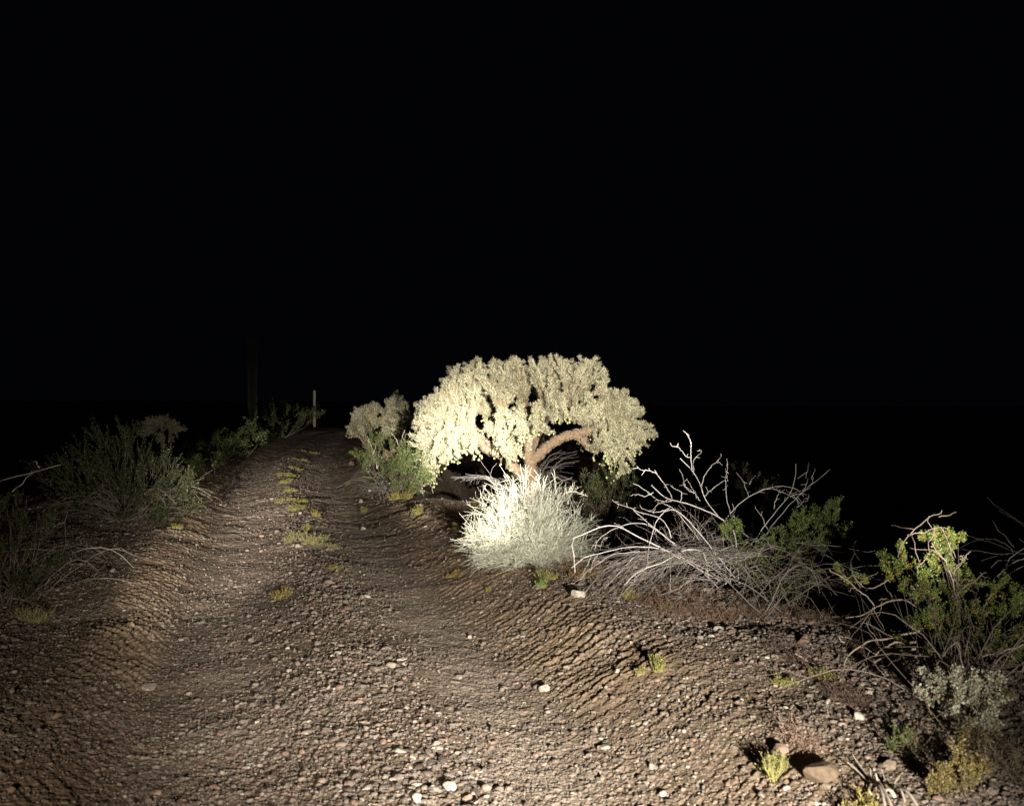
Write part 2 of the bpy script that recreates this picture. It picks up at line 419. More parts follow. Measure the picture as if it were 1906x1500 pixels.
SPC = np.array([[.78, .72, .52], [.70, .66, .46], [.82, .75, .55], [.60, .61, .41], [.72, .60, .44]])
def cholla(base, label, limbs, hubs, top, bot, dep, seed, narm, nstr, sc=1., dens=1., cut=None, forced=None, name='chain_fruit_cholla', spw=.0048):
    """top, bot: (x, z) outlines seen from the front; dep: half depth"""
    rng = np.random.default_rng(seed); base = np.asarray(base, float)
    root = thing(name, base, label, 'cactus')
    top = np.asarray(top, float); bot = np.asarray(bot, float)
    ztop = lambda x: np.interp(x, top[:, 0], top[:, 1]); zbot = lambda x: np.interp(x, bot[:, 0], bot[:, 1])
    x0, x1 = top[0, 0], top[-1, 0]; xm = (x0 + x1) / 2; hw = (x1 - x0) / 2
    tips = []
    gz = float(ground_z(base[0], base[1])[0]) - base[2] - .12
    for k, (pts, r0, r1) in enumerate(limbs):
        if k == 0: pts = [(0, 0, min(gz, -.05))] + list(pts[1:])
        P = resamp(np.array(pts) + base, 26); R = np.linspace(r0, r1, 26) * (1 + .12 * np.sin(np.arange(26) * 1.9 + k)) 
        P = P + rng.normal(size=P.shape) * .006 * sc
        g = Geo(); g.tubes(P, R, (.30, .21, .145), 9)
        spine_fill(g, P[None], R[None], 2400 * dens / sc, .032 * sc, .006 * sc, rng, np.array([[.55, .42, .32], [.48, .36, .27], [.6, .5, .39]]), 0)
        g.build('trunk' if k == 0 else 'limb', M_bark, root, smooth=True); tips.append(P[-1] - base)
    hubs = np.array(list(hubs) + [t for t in tips])
    # arms fan out to the dome
    A = []; AR = []
    tg = []
    while len(tg) < narm:
        x = rng.uniform(x0, x1); v = np.clip(rng.normal() * .5, -1, 1)
        e = 1 - ((x - xm) / hw) ** 2
        if e <= 0: continue
        y = v * dep * math.sqrt(e) * .96
        s = math.sqrt(max(0, 1 - v * v))
        zb = .5 * zbot(x) + .5 * ztop(x) * .6
        z = zb + (ztop(x) - .20 * sc - zb) * (s ** .7 if rng.random() < .8 else s * rng.uniform(.5, .95))
        q = np.array([x, y, z])
        if tg and min(np.linalg.norm(q - o) for o in tg) < .17 * sc * (50 / narm) ** .4: 
            if rng.random() < .93: continue
        tg.append(q)
    tg = np.array(tg)
    for q in tg:
        h = hubs[np.argmin(np.linalg.norm((hubs - q) * np.array([1, 1, .7]), axis=1) + .1 * rng.random(len(hubs)))]
        mid = (h + q) / 2 + np.array([0, 0, .12 * sc]) + rng.normal(size=3) * .05 * sc
        P = bez(h, mid, q, 14); P[1:-1] += rng.normal(size=(12, 3)) * .010 * sc
        A.append(P); AR.append(np.linspace(.030, .014, 14) * sc)
    A = np.array(A) + base; AR = np.array(AR)
    g = Geo(); g.tubes(A, AR, (.22, .17, .10), 6); spine_fill(g, A, AR, 600 * dens / sc, .036 * sc, spw, rng, SPC)
    # joints on the outer part of each arm, then joints on joints
    cen = np.array([xm * .3, 0, .55 * sc]) + base
    def joints(o, d0, L, spread, nrmz):
        d = unit(d0 + spread * rnd_dir(rng, len(o)) + np.array([0, 0, nrmz]))
        P = o[:, None] + d[:, None] * (L[:, None] * np.linspace(0, 1, 5)[None])[..., None]
        P[:, 2:] += .06 * L[:, None, None] * rng.normal(size=(len(o), 1, 3))
        return P, d
    a = np.repeat(np.arange(len(A)), 9); t = rng.beta(2.2, 1.0, len(a)) * 12.99; i = t.astype(int)
    o = A[a, i]; L = rng.uniform(.12, .26, len(a)) * sc; d0 = unit(o - cen) * 1.0
    J1, D1 = joints(o, d0, L, 1.05, .35)
    k = rng.random(len(J1)) < .6; J2, D2 = joints(J1[k, -2], D1[k], rng.uniform(.07, .14, k.sum()) * sc, .95, .25)
    k = rng.random(len(J2)) < .3; J3, D3 = joints(J2[k, -1], D2[k], rng.uniform(.04, .09, k.sum()) * sc, .7, .2)
    J = np.concatenate([J1, J2, J3]); prof = np.array([.7, 1, 1.05, 1, .55]) * .0125 * sc
    # trim everything outside the outline
    rel = J - base; xe = rel[..., 0]; s = np.sqrt(np.clip(1 - (rel[..., 1] / dep) ** 2, 0, 1))
    ok = ((rel[..., 2] < ztop(xe) * (.25 + .75 * s) + .06 * sc + .13 * sc * np.sin(xe[:, :1] * 9 + rel[:, :1, 1] * 5)) & (xe > x0 - .02) & (xe < x1 + .02)).all(1)
    if cut is not None: ok &= ~cut(rel[:, 2])
    J = J[ok]; JR = np.tile(prof, (len(J), 1)) * rng.uniform(.85, 1.15, (len(J), 1))
    gc = np.array([.17, .16, .09]) * rng.uniform(.8, 1.2, (len(J), 1))
    g.tubes(J, JR, gc, 5); spine_fill(g, J, JR, 950 * dens / sc, .045 * sc, spw, rng, SPC, .45)
    g.build('crown', M_spine, root)
    # hanging fruit chains
    made = 0; tries = 0
    while made < nstr and tries < nstr * 30:
        tries += 1
        x = rng.uniform(x0 + .03, x1 - .05); zt = ztop(x); zb = zbot(x)
        e = 1 - ((x - xm) / hw) ** 2
        if forced is not None and made < len(forced): x = forced[made][0]; e = max(.2, 1 - ((x - xm) / hw) ** 2); zt = ztop(x); zb = zbot(x)
        if e < 0: continue
        fr = rng.random()
        y = dep * math.sqrt(e) * (rng.choice([-1, -1, 1]) * (.35 + .6 * fr))
        rim = abs(y) / (dep * math.sqrt(e) + 1e-6)
        z_start = zb + (zt - zb) * rng.uniform(.15, .52)
        z_end = zb + (z_start - zb) * (rng.random() ** 1.7 * .75) + (.05 if y > 0 else 0)
        if forced is not None and made < len(forced): y = forced[made][1]; z_start = zb + .5 * (zt - zb) + .1; z_end = zb + .04
        Ls = z_start - z_end
        if Ls < .14 * sc: continue
        if cut is not None and (forced is None or made >= len(forced)) and cut(np.array([[x, y, z_end]]))[0] : continue
        out = unit(np.array([(x - xm) / hw, y / dep, 0])) * .10 * sc
        m = 12; tt = np.linspace(0, 1, m)
        nsub = rng.integers(2, 5); g = Geo()
        top0 = np.array([x, y, z_start]) + base
        Ps = []
        for q in range(nsub):
            w1 = rng.normal(size=3) * np.array([.06, .06, 0]) * sc; le = Ls * rng.uniform(.45, 1)
            P = top0 + out * np.sin(tt * 2.2)[:, None] + w1 * (tt ** 1.2)[:, None] * 1.5 - np.array([0, 0, 1]) * (le * tt ** 1.25)[:, None]
            P[1:] += rng.normal(size=(m - 1, 3)) * .006 * sc + np.cumsum(rng.normal(size=(m - 1, 3)) * .013, 0) * sc; Ps.append(P)
        Ps = np.array(Ps); Rs = np.tile(np.linspace(.021, .012, m) * sc, (nsub, 1)) * (1 + .15 * np.sin(np.arange(m) * 2.6))
        Rs = Rs * .72; g.tubes(Ps, Rs, (.20, .19, .11), 5)
        n0 = max(4, int(m * .9)); spine_fill(g, Ps[:, :n0], Rs[:, :n0], 900 * dens / sc, .036 * sc, spw, rng, SPC, .2)
        ks = 4 * nsub; wq = rng.integers(0, nsub, ks); iq = rng.integers(1, n0, ks); oo = Ps[wq, iq]
        dq = unit(rnd_dir(rng, ks) * .9 + out * 6 + np.array([0, 0, -.1])); lq = rng.uniform(.05, .13, ks) * sc
        Sb = oo[:, None] + dq[:, None] * (lq[:, None] * np.linspace(0, 1, 4))[..., None]; Rb = np.tile(np.array([.8, 1, 1, .5]) * .012 * sc, (ks, 1))
        g.tubes(Sb, Rb, (.20, .19, .11), 4); spine_fill(g, Sb, Rb, 900 * dens / sc, .038 * sc, spw, rng, SPC, .4)
        # fruits: strings of small green-yellow balls from the lower part
        nf = int(nsub * rng.integers(4, 8) * min(1.2, .5 + Ls / sc) * min(1, dens + .2))
        wq = rng.integers(0, nsub, nf); ii = (m * (.62 + .38 * rng.random(nf) ** .8)).astype(int).clip(0, m - 1)
        c = Ps[wq, ii] + rng.normal(size=(nf, 3)) * np.array([.026, .026, .022]) * sc
        rr = rng.uniform(.012, .0185, nf) * sc
        fc = np.array([[.50, .52, .26], [.56, .54, .30], [.46, .50, .22], [.60, .50, .26]])[rng.integers(0, 4, nf)]
        g.blobs(c, np.stack([rr, rr, rr * 1.25], 1), fc, rng, ICO1 if sc < 1.05 and dens < .9 else ICO2)
        g.build('fruit_chain', M_spine, root, smooth=True); made += 1
    return root

TB = ghit(990, 930); TD = 15.0
TB = np.array([(988 - 953) / F * TD, TD, CAMZ - (915 - 740) / F * TD])
k_ = TD / F
def rx(px): return (px - 988) * k_
def rz(py): return (915 - py) * k_
T_top = [(rx(a), rz(b)) for a, b in [(766, 775), (772, 752), (800, 742), (822, 718), (834, 688), (850, 676), (870, 673), (890, 664), (905, 672), (930, 668), (955, 658), (980, 664), (1005, 670), (1022, 662), (1042, 670), (1062, 662), (1078, 654), (1096, 664), (1112, 676), (1132, 684), (1138, 712), (1155, 720), (1165, 738), (1192, 748), (1198, 775), (1207, 802)]]
T_bot = [(rx(a), rz(b)) for a, b in [(766, 800), (785, 845), (797, 900), (805, 912), (815, 890), (830, 880), (845, 862), (870, 852), (890, 848), (905, 828), (922, 830), (928, 862), (945, 885), (957, 882), (966, 850), (975, 826), (990, 812), (1005, 818), (1020, 800), (1040, 792), (1060, 806), (1090, 806), (1098, 845), (1108, 880), (1125, 892), (1150, 886), (1160, 850), (1168, 862), (1178, 845), (1190, 825), (1207, 815)]]
def tcut(r):      # gaps where the limbs show against the night
    x, y, z = r[..., 0], r[..., 1], r[..., 2]
    c = np.zeros(x.shape, bool)
    for px, py, w2, h2 in [(902, 825, 14, 16), (1045, 818, 42, 14), (1060, 850, 36, 34), (985, 862, 17, 42), (1186, 778, 14, 9), (1170, 690, 20, 20), (1120, 760, 4, 8), (966, 800, 0, 0)]:
        if w2: c |= (((x - rx(px)) / (w2 * k_)) ** 2 + ((z - rz(py)) / (h2 * k_)) ** 2 < 1) & (y < .9)
    if x.ndim > 1: c = c.any(-1)
    return c
def cutw(r):
    return tcut(r)
cholla(TB, 'large bright chain fruit cholla with hanging fruit chains on a thick forked trunk',
    [([(0, 0, -.15), (.02, 0, .3), (-.03, 0, .62), (-.03, .02, .9), (-.08, .05, 1.25), (-.1, .1, 1.5)], .135, .07),
     ([(-.02, 0, .16), (-.25, -.05, .38), (-.42, -.1, .56), (-.62, -.16, .72), (-.8, -.3, .85), (-.98, -.4, 1.1)], .085, .05),
     ([(-.02, 0, .48), (.22, -.04, .72), (.5, -.08, .92), (.8, -.12, .99), (1.0, -.12, 1.03), (1.2, -.1, 1.2)], .085, .05),
     ([(.72, -.1, .97), (.86, -.18, .90), (.98, -.24, .74)], .065, .045),
     ([(-.52, -.14, .70), (-.68, -.28, .68), (-.80, -.34, .80), (-.9, -.4, .95)], .07, .06),
     ([(0, .02, .7), (.1, .4, .95), (.3, .8, 1.2)], .07, .045),
     ([(-.03, .02, .8), (-.4, .4, 1.0), (-.7, .8, 1.2)], .07, .045)],
    [(-.1, -.2, 1.35), (.25, -.5, 1.3), (-.5, -.55, 1.3), (.6, -.3, 1.45), (-.5, .5, 1.5), (.5, .5, 1.5), (-1.2, -.2, 1.1), (1.3, -.1, 1.15), (.2, 0, 1.6)],
    T_top, T_bot, 1.75, 7, 156, 86, 1., 1., cutw,
    [(rx(a), b_) for a, b_ in [(798, -.1), (806, -.2), (812, -.3), (822, -.5), (832, -.4), (845, -.7), (858, -.5), (872, -.9), (886, -.7), (932, -.8), (940, -.95), (948, -.7), (956, -.9), (964, -.75), (1103, -.3), (1110, -.5), (1118, -.2), (1126, -.6), (1136, -.4), (1146, -.3), (1152, -.5), (1164, -.3), (1178, -.2)]])

# second cholla behind the green shrub
D2 = 22.0; k2 = D2 / F
def env(cx, by, k, L): return [((a - cx) * k, (by - b) * k) for a, b in L]
B2 = np.array([(715 - 953) * k2, D2, CAMZ - (915 - 740) * k2])
cholla(B2, 'smaller rounded cholla glowing dimly behind the green creosote shrub',
    [([(0, 0, -.2), (0, 0, .5), (.05, 0, 1.0)], .11, .07), ([(0, 0, .6), (-.3, -.05, 1.0), (-.5, -.1, 1.3)], .07, .04), ([(0, 0, .7), (.3, -.05, 1.1), (.45, -.1, 1.3)], .07, .04)],
    [(0, 0, 1.3), (-.4, -.3, 1.5), (.3, -.3, 1.6), (.3, .3, 1.6), (-.4, .3, 1.5)],
    env(715, 915, k2, [(648, 790), (652, 768), (665, 755), (685, 745), (700, 742), (712, 752), (722, 738), (735, 730), (748, 728), (760, 742), (764, 765)]),
    env(715, 915, k2, [(648, 805), (660, 815), (675, 812), (690, 795), (710, 793), (720, 815), (740, 828), (764, 805)]), .85, 17, 60, 26, 1., .55, name='round_cholla', spw=.005)

D3 = 27.0; k3 = D3 / F
B3 = np.array([(302 - 953) * k3, D3, CAMZ - (850 - 740) * k3])
cholla(B3, 'small dim cholla rising behind the big shrub on the left',
    [([(0, 0, -.3), (0, 0, .4), (0, 0, .7)], .08, .05)], [(0, 0, .75), (-.2, 0, .8), (.2, 0, .8)],
    env(302, 850, k3, [(264, 800), (272, 778), (290, 770), (305, 768), (325, 778), (345, 792)]),
    env(302, 850, k3, [(264, 815), (280, 815), (300, 822), (325, 828), (345, 800)]), .5, 27, 22, 8, .9, .4, name='small_cholla', spw=.006)
D4 = 24.0; k4 = D4 / F
B4 = np.array([(1400 - 953) * k4, D4, CAMZ - (990 - 740) * k4])
cholla(B4, 'barely visible thin cholla in the dark behind the dead branches',
    [([(0, 0, -.2), (0, 0, .3), (.03, 0, .6)], .05, .03)], [(-.2, 0, .7), (.2, 0, .5)],
    env(1400, 990, k4, [(1345, 880), (1360, 850), (1385, 845), (1400, 870), (1430, 880), (1458, 878)]),
    env(1400, 990, k4, [(1345, 920), (1385, 915), (1458, 910)]), .35, 37, 12, 0, .8, .25, name='thin_cholla', spw=.005)

# ------------------------------------------------------------------ shrubs built from stems, twigs and leaf sprays
GR = np.array([[.12, .17, .04], [.15, .20, .05], [.085, .13, .03], [.18, .21, .06]])
def shrub(name, label, base, clumps, seed, d=None, nleaf=260, twigs=16, leafL=.011, stem=.008, lc=GR, wood=(.17, .145, .12), cat='shrub', dead=0, accent=None, up=.7, bs=.06, cy=0, group=None):
    """clumps: (px, py, radius_px, depth offset); stems run from the base into every clump"""
    rng = np.random.default_rng(seed); base = np.asarray(base, float); d = d or base[1]
    root = thing(name, base, label, cat, group)
    gs = Geo(); gl = Geo(); big = []; bigR = []; tw = []; twR = []
    for (px, py, rp, do) in clumps:
        c = pix(px, py + cy, d + do); r = rp / F * d
        ns = max(1, int(1 + rp / 22))
        for q in range(ns):
            b0 = base + np.array([rng.normal() * bs, rng.normal() * bs, -.03]); e = c + rng.normal(size=3) * r * .35 - np.array([0, 0, r * .3])
            mid = b0 * .45 + e * .55 + np.array([(b0[0] - e[0]) * -.12, rng.normal() * .05, -.05 - .05 * rng.random()]) + rng.normal(size=3) * .05
            P = bez(b0, mid, e, 12); P[1:] += np.cumsum(rng.normal(size=(11, 3)) * .006, 0); big.append(P); bigR.append(np.linspace(stem * rng.uniform(.5, .95), stem * .22, 12))
        n = int(twigs * (1.2 + rp / 22))
        o = c + rnd_dir(rng, n) * r * rng.uniform(0, .9, (n, 1)) - np.array([0, 0, r * .45])
        nsp = max(2, n // 7); sd = unit(unit(c - base) * 1.1 + rnd_dir(rng, nsp) * .55 + np.array([0, 0, up * .35])); sw = rng.integers(0, nsp, n); dr = unit(sd[sw] + .42 * rnd_dir(rng, n)); so = c + rnd_dir(rng, nsp) * r * .8 - np.array([0, 0, r * .4]); o = so[sw] + sd[sw] * rng.uniform(-.5, .7, (n, 1)) * r + .08 * r * rng.normal(size=(n, 3))
        L = r * rng.uniform(.35, 1.2, n)
        T = o[:, None] + dr[:, None] * (L[:, None] * np.linspace(0, 1, 6))[..., None] + np.cumsum(rng.normal(size=(n, 6, 3)) * .05 * r, 1) * .6
        tw.append(T); twR.append(np.tile(np.linspace(stem * .2, stem * .08, 6), (n, 1)))
        nl = int(2.6 * nleaf * (rp / 25) ** 1.5)
        if nl:
            wv = rng.integers(0, n, nl); t = rng.uniform(.8, 4.99, nl); i = t.astype(int); fr = (t - i)[:, None]
            p = T[wv, i] * (1 - fr) + T[wv, i + 1] * fr + rng.normal(size=(nl, 3)) * .006 * (leafL / .011)
            dd = unit(dr[wv] * .8 + rnd_dir(rng, nl))
            col = lc[rng.integers(0, len(lc), nl)] * rng.uniform(.7, 1.35, (nl, 1))
            if accent is not None:
                am = rng.random(nl) < accent[1] * (i < 3); col[am] = np.array(accent[0]) * rng.uniform(.7, 1.2, (am.sum(), 1))
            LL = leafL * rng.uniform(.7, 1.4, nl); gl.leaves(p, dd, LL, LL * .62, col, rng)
    if big: gs.tubes(np.array(big), np.array(bigR), wood, 5)
    if tw: T = np.concatenate(tw); gs.tubes(T, np.concatenate(twR), wood, 3)
    if dead: arcs(gs, base, rng, dead, wood, stem)
    gs.build('stems', M_wood, root, smooth=True)
    if gl.n: gl.build('foliage', M_leaf, root)
    return root
def arcs(g, base, rng, n, col, stem, reach=(.3, 1.0), hgt=.35, az=(0, 6.28), droop=1.1, forks=2):
    """dry twigs that arch outwards and droop"""
    a = rng.uniform(az[0], az[1], n); R = rng.uniform(*reach, n); h = rng.uniform(.3, 1, n) * hgt
    t = np.linspace(0, 1, 10)
    P = np.zeros((n, 10, 3)); dr = np.stack([np.cos(a), np.sin(a)], 1)
    P[..., :2] = dr[:, None] * (R[:, None] * t)[..., None]; P[..., 2] = h[:, None] * (np.sin(t * math.pi * .5 * (1 + droop * .5)) * 1.2)[None]
    P += np.cumsum(rng.normal(size=P.shape) * .010, 1) + base + rng.normal(size=(n, 1, 3)) * np.array([.08, .08, .01])
    c = np.asarray(col) * rng.uniform(.7, 1.25, (n, 1)); rr = stem * rng.uniform(.4, 1, (n, 1))
    g.tubes(P, rr * np.linspace(1, .35, 10), c, 4)
    for f in range(forks):
        i = rng.integers(2, 8, n); o = P[np.arange(n), i]; d = unit(P[np.arange(n), i + 1] - o)
        d = unit(d + .9 * rnd_dir(rng, n)); L = R * rng.uniform(.15, .45, n)
        Q = o[:, None] + d[:, None] * (L[:, None] * np.linspace(0, 1, 7))[..., None] + np.cumsum(rng.normal(size=(n, 7, 3)) * .010, 1) - np.array([0, 0, 1.]) * (.25 * L[:, None] * np.linspace(0, 1, 7) ** 2)[..., None]
        Q[:, 0] = o; g.tubes(Q, rr * .5 * np.linspace(1, .4, 7), c, 3)

# green shrub between the second cholla and the bright one
bs = ghit(735, 925)
shrub('creosote_shrub', 'bright green creosote shrub with bare twigs below the smaller cholla', bs,
      [(700, 832, 20, .2), (715, 822, 18, .4), (672, 848, 14, 0), (685, 855, 18, 0), (700, 852, 16, .1), (740, 840, 22, .1), (760, 850, 24, 0), (750, 868, 26, -.1), (775, 875, 24, -.1), (735, 885, 24, -.2), (765, 892, 22, -.2), (790, 880, 16, .1), (715, 868, 14, 0)],
      41, nleaf=330, leafL=.02, stem=.010, dead=40, twigs=20)
g = Geo(); rg = np.random.default_rng(5)
rt = thing('dead_twigs', pix(702, 872, bs[1] + .3), 'bundle of bare white twigs rising left of the green shrub top', 'branches')
for L_ in [[(702, 872), (695, 848), (688, 830), (678, 800), (668, 785)], [(698, 862), (686, 840), (672, 818), (660, 803)], [(705, 868), (692, 835), (680, 812)], [(700, 850), (688, 826), (676, 797)], [(688, 838), (674, 832)], [(694, 845), (702, 822), (690, 805)], [(740, 860), (742, 830), (750, 815), (752, 800)], [(742, 828), (735, 812), (725, 803), (712, 800)], [(690, 868), (676, 850), (668, 842)]]:
    P = resamp([pix(a, b, bs[1] + .3 + .15 * rg.normal()) for a, b in L_], 12); P += rg.normal(size=P.shape) * .008; g = Geo(); g.tubes(P, np.linspace(.009, .004, 12), (.45, .38, .34), 4); g.build('branch', M_wood, rt, smooth=True)
b = ghit(690, 925); shrub('leafy_shrub', 'low leafy shrub at the track edge in front of the green creosote', b, [(690, 885, 18, 0), (700, 900, 18, 0), (685, 905, 14, 0), (705, 880, 14, .1)], 43, nleaf=200, leafL=.018, stem=.005, lc=GR * .9)

# left side
b = ghit(235, 968)
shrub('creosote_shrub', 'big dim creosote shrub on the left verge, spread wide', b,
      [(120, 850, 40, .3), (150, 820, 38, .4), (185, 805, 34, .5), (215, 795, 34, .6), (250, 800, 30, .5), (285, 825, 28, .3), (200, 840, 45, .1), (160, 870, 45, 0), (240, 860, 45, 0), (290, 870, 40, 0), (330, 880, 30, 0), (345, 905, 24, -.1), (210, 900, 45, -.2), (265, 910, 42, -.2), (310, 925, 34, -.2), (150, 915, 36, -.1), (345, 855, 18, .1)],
      44, cy=24, lc=GR * .28, nleaf=420, leafL=.017, stem=.009, dead=60, twigs=16)  # leaf palette darkened: the weak light on this side is in the colour
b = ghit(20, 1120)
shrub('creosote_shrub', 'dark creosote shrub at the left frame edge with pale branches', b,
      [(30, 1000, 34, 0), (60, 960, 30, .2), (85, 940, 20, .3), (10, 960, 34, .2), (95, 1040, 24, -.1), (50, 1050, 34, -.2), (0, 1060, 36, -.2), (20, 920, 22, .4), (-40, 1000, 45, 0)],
      45, cy=20, lc=GR * .28, nleaf=300, leafL=.012, stem=.007, dead=36, twigs=12)  # same darkened leaf copy, dim light painted into the green
rt = thing('bare_branch', pix(0, 945, 8.3), 'pale bare branches reaching in from the left edge above the shrub', 'branches')
for L_ in [[(-60, 975), (0, 935), (24, 920)], [(-30, 905), (10, 892), (60, 875), (103, 864)], [(20, 915), (45, 893), (60, 880)], [(-60, 1060), (0, 1025), (40, 1020), (100, 1024)], [(72, 870), (64, 860)], [(75, 984), (100, 978), (122, 972)]]:
    P = resamp([pix(a, b, 8.3) for a, b in L_], 10); P += np.cumsum(rg.normal(size=P.shape) * .006, 0); g = Geo(); g.tubes(P, np.linspace(.007, .003, 10), (.40, .34, .29), 5); g.build('branch', M_wood, rt, smooth=True)
b = ghit(60, 1190); rt = thing('fallen_branch', b, 'thin curved branch lying on the dark ground at the left', 'branches')
for L_ in [[(0, 1120), (50, 1125), (90, 1145), (120, 1165)], [(0, 1105), (30, 1085), (60, 1075)], [(50, 1125), (70, 1150)]]:
    P = resamp([ghit(x, y) + np.array([0, 0, .03]) for x, y in L_], 12); g = Geo(); g.tubes(P, np.linspace(.006, .003, 12), (.42, .34, .27), 5); g.build('branch', M_wood, rt, smooth=True)
FARL = [
    (385, 880, [(360, 862, 18, 0), (380, 858, 16, 0), (345, 880, 18, 0), (405, 852, 14, 0), (370, 875, 14, 0)], 'low dark shrub closing the gap right of the big left shrub'),
    (395, 850, [(375, 835, 16, 0), (400, 825, 16, 0), (425, 828, 14, 0), (445, 832, 12, 0), (410, 840, 14, 0)], 'low dim shrub row end nearest the big left shrub'),
    (450, 845, [(440, 815, 16, 0), (460, 805, 18, 0), (480, 820, 15, 0), (455, 830, 15, 0)], 'mid distance dim shrub beside the bend of the left track'),
    (530, 810, [(500, 795, 18, 0), (520, 782, 20, 0), (545, 775, 20, 0), (570, 772, 16, 0), (555, 790, 18, 0), (585, 778, 12, 0), (525, 800, 14, 0)], 'dim leaning shrub at the top of the track below the white post'),
    (390, 800, [(375, 790, 12, 3), (400, 785, 14, 3), (420, 792, 10, 3)], 'dark shrub beyond the small left cholla'),
    (505, 775, [(490, 760, 16, 6), (515, 745, 18, 6), (525, 765, 14, 6), (480, 775, 14, 5)], 'dark reddish bush right of the saguaro'),
]
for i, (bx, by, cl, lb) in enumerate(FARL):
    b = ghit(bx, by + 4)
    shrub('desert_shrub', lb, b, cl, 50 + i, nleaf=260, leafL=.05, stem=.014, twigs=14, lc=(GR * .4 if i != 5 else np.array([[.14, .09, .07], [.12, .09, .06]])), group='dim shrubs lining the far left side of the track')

# shrubs under and behind the bright cholla
b = np.array([2.9 * .5, 14.2, -.5])
b = pix(1120, 950, 14.2); b[2] = ground_z(b[0], b[1])[0]
shrub('creosote_shrub', 'dark green shrub under the right hanging chains of the cholla', b, [(1095, 905, 22, 0), (1120, 895, 26, 0), (1150, 900, 24, .1), (1175, 890, 18, .2), (1130, 925, 26, 0), (1100, 930, 22, 0), (1165, 925, 22, 0)], 60, nleaf=230, leafL=.022, stem=.008, dead=30, lc=GR * .45)
b = pix(965, 915, 17.5); b[2] = ground_z(b[0], b[1])[0]
shrub('desert_shrub', 'dim shrub seen behind the fork of the cholla trunk', b, [(968, 870, 16, 0), (955, 850, 14, 0), (980, 890, 14, 0), (1010, 830, 10, .2)], 61, nleaf=160, leafL=.03, stem=.008)
def dryfan(name, label, base, polys, rnd, seed, col, rad, dj=.2):
    rng = np.random.default_rng(seed); base = np.array(base); base[2] = ground_z(base[0], base[1])[0]; root = thing(name, base, label, 'dead shrub'); g = Geo()
    for (dep, L_) in polys:
        P = resamp([base + rng.normal(size=3) * np.array([.05, .05, 0])] + [pix(a, b_, dep + dj * .3 * rng.normal()) for a, b_ in L_], 14); g.tubes(P, np.linspace(rad, rad * .4, 14), np.array(col) * rng.uniform(.8, 1.2), 5)
    if rnd: arcs(g, np.asarray(base), rng, *rnd)
    g.build('branches', M_wood, root, smooth=True); return root
rng = np.random.default_rng(62); pl = []
for k in range(26):
    a = rng.uniform(0, 1); x0, y0 = 1003 + 10 * rng.normal(), 893 + 6 * rng.normal()
    x1 = 1030 + 55 * rng.random(); y1 = 835 + 65 * a + 5 * rng.normal()
    pl.append((16.6 + .3 * rng.normal(), [(x0, y0), ((x0 + x1) / 2 - 6, (y0 * .35 + y1 * .65) - 6 - 8 * rng.random()), (x1, y1 + 6 * a)]))
dryfan('dead_shrub', 'thin grey arching twigs right behind the cholla trunk', pix(1003, 905, 16.6), pl, None, 63, (.30, .27, .25), .006)
pl = []
for k in range(22):
    y1 = 880 + 22 * rng.random(); x1 = 832 + 60 * rng.random()
    pl.append((14.2 + .3 * rng.normal(), [(938, 906 + 6 * rng.normal()), (905, 884 + 8 * rng.random()), ((x1 + 890) / 2, 884 + 8 * rng.random()), (x1, y1)]))
pl += [(14.3, [(918, 890), (905, 872), (893, 858), (888, 842)]), (14.3, [(908, 880), (925, 862)])]
dryfan('dead_shrub', 'flat grey dead twigs under the left side of the cholla', pix(938, 915, 14.2), pl, None, 64, (.30, .27, .25), .006)
b = pix(1090, 1010, 10.5); b[2] = ground_z(b[0], b[1])[0]
shrub('brown_scrub', 'dark brown leafless scrub behind the bleached bush', b, [(1090, 960, 30, 0), (1130, 950, 30, 0), (1170, 965, 26, 0), (1110, 985, 30, 0)], 65, nleaf=60, leafL=.02, stem=.006, lc=np.array([[.12, .09, .05], [.09, .08, .05]]), twigs=26, wood=(.16, .12, .09))

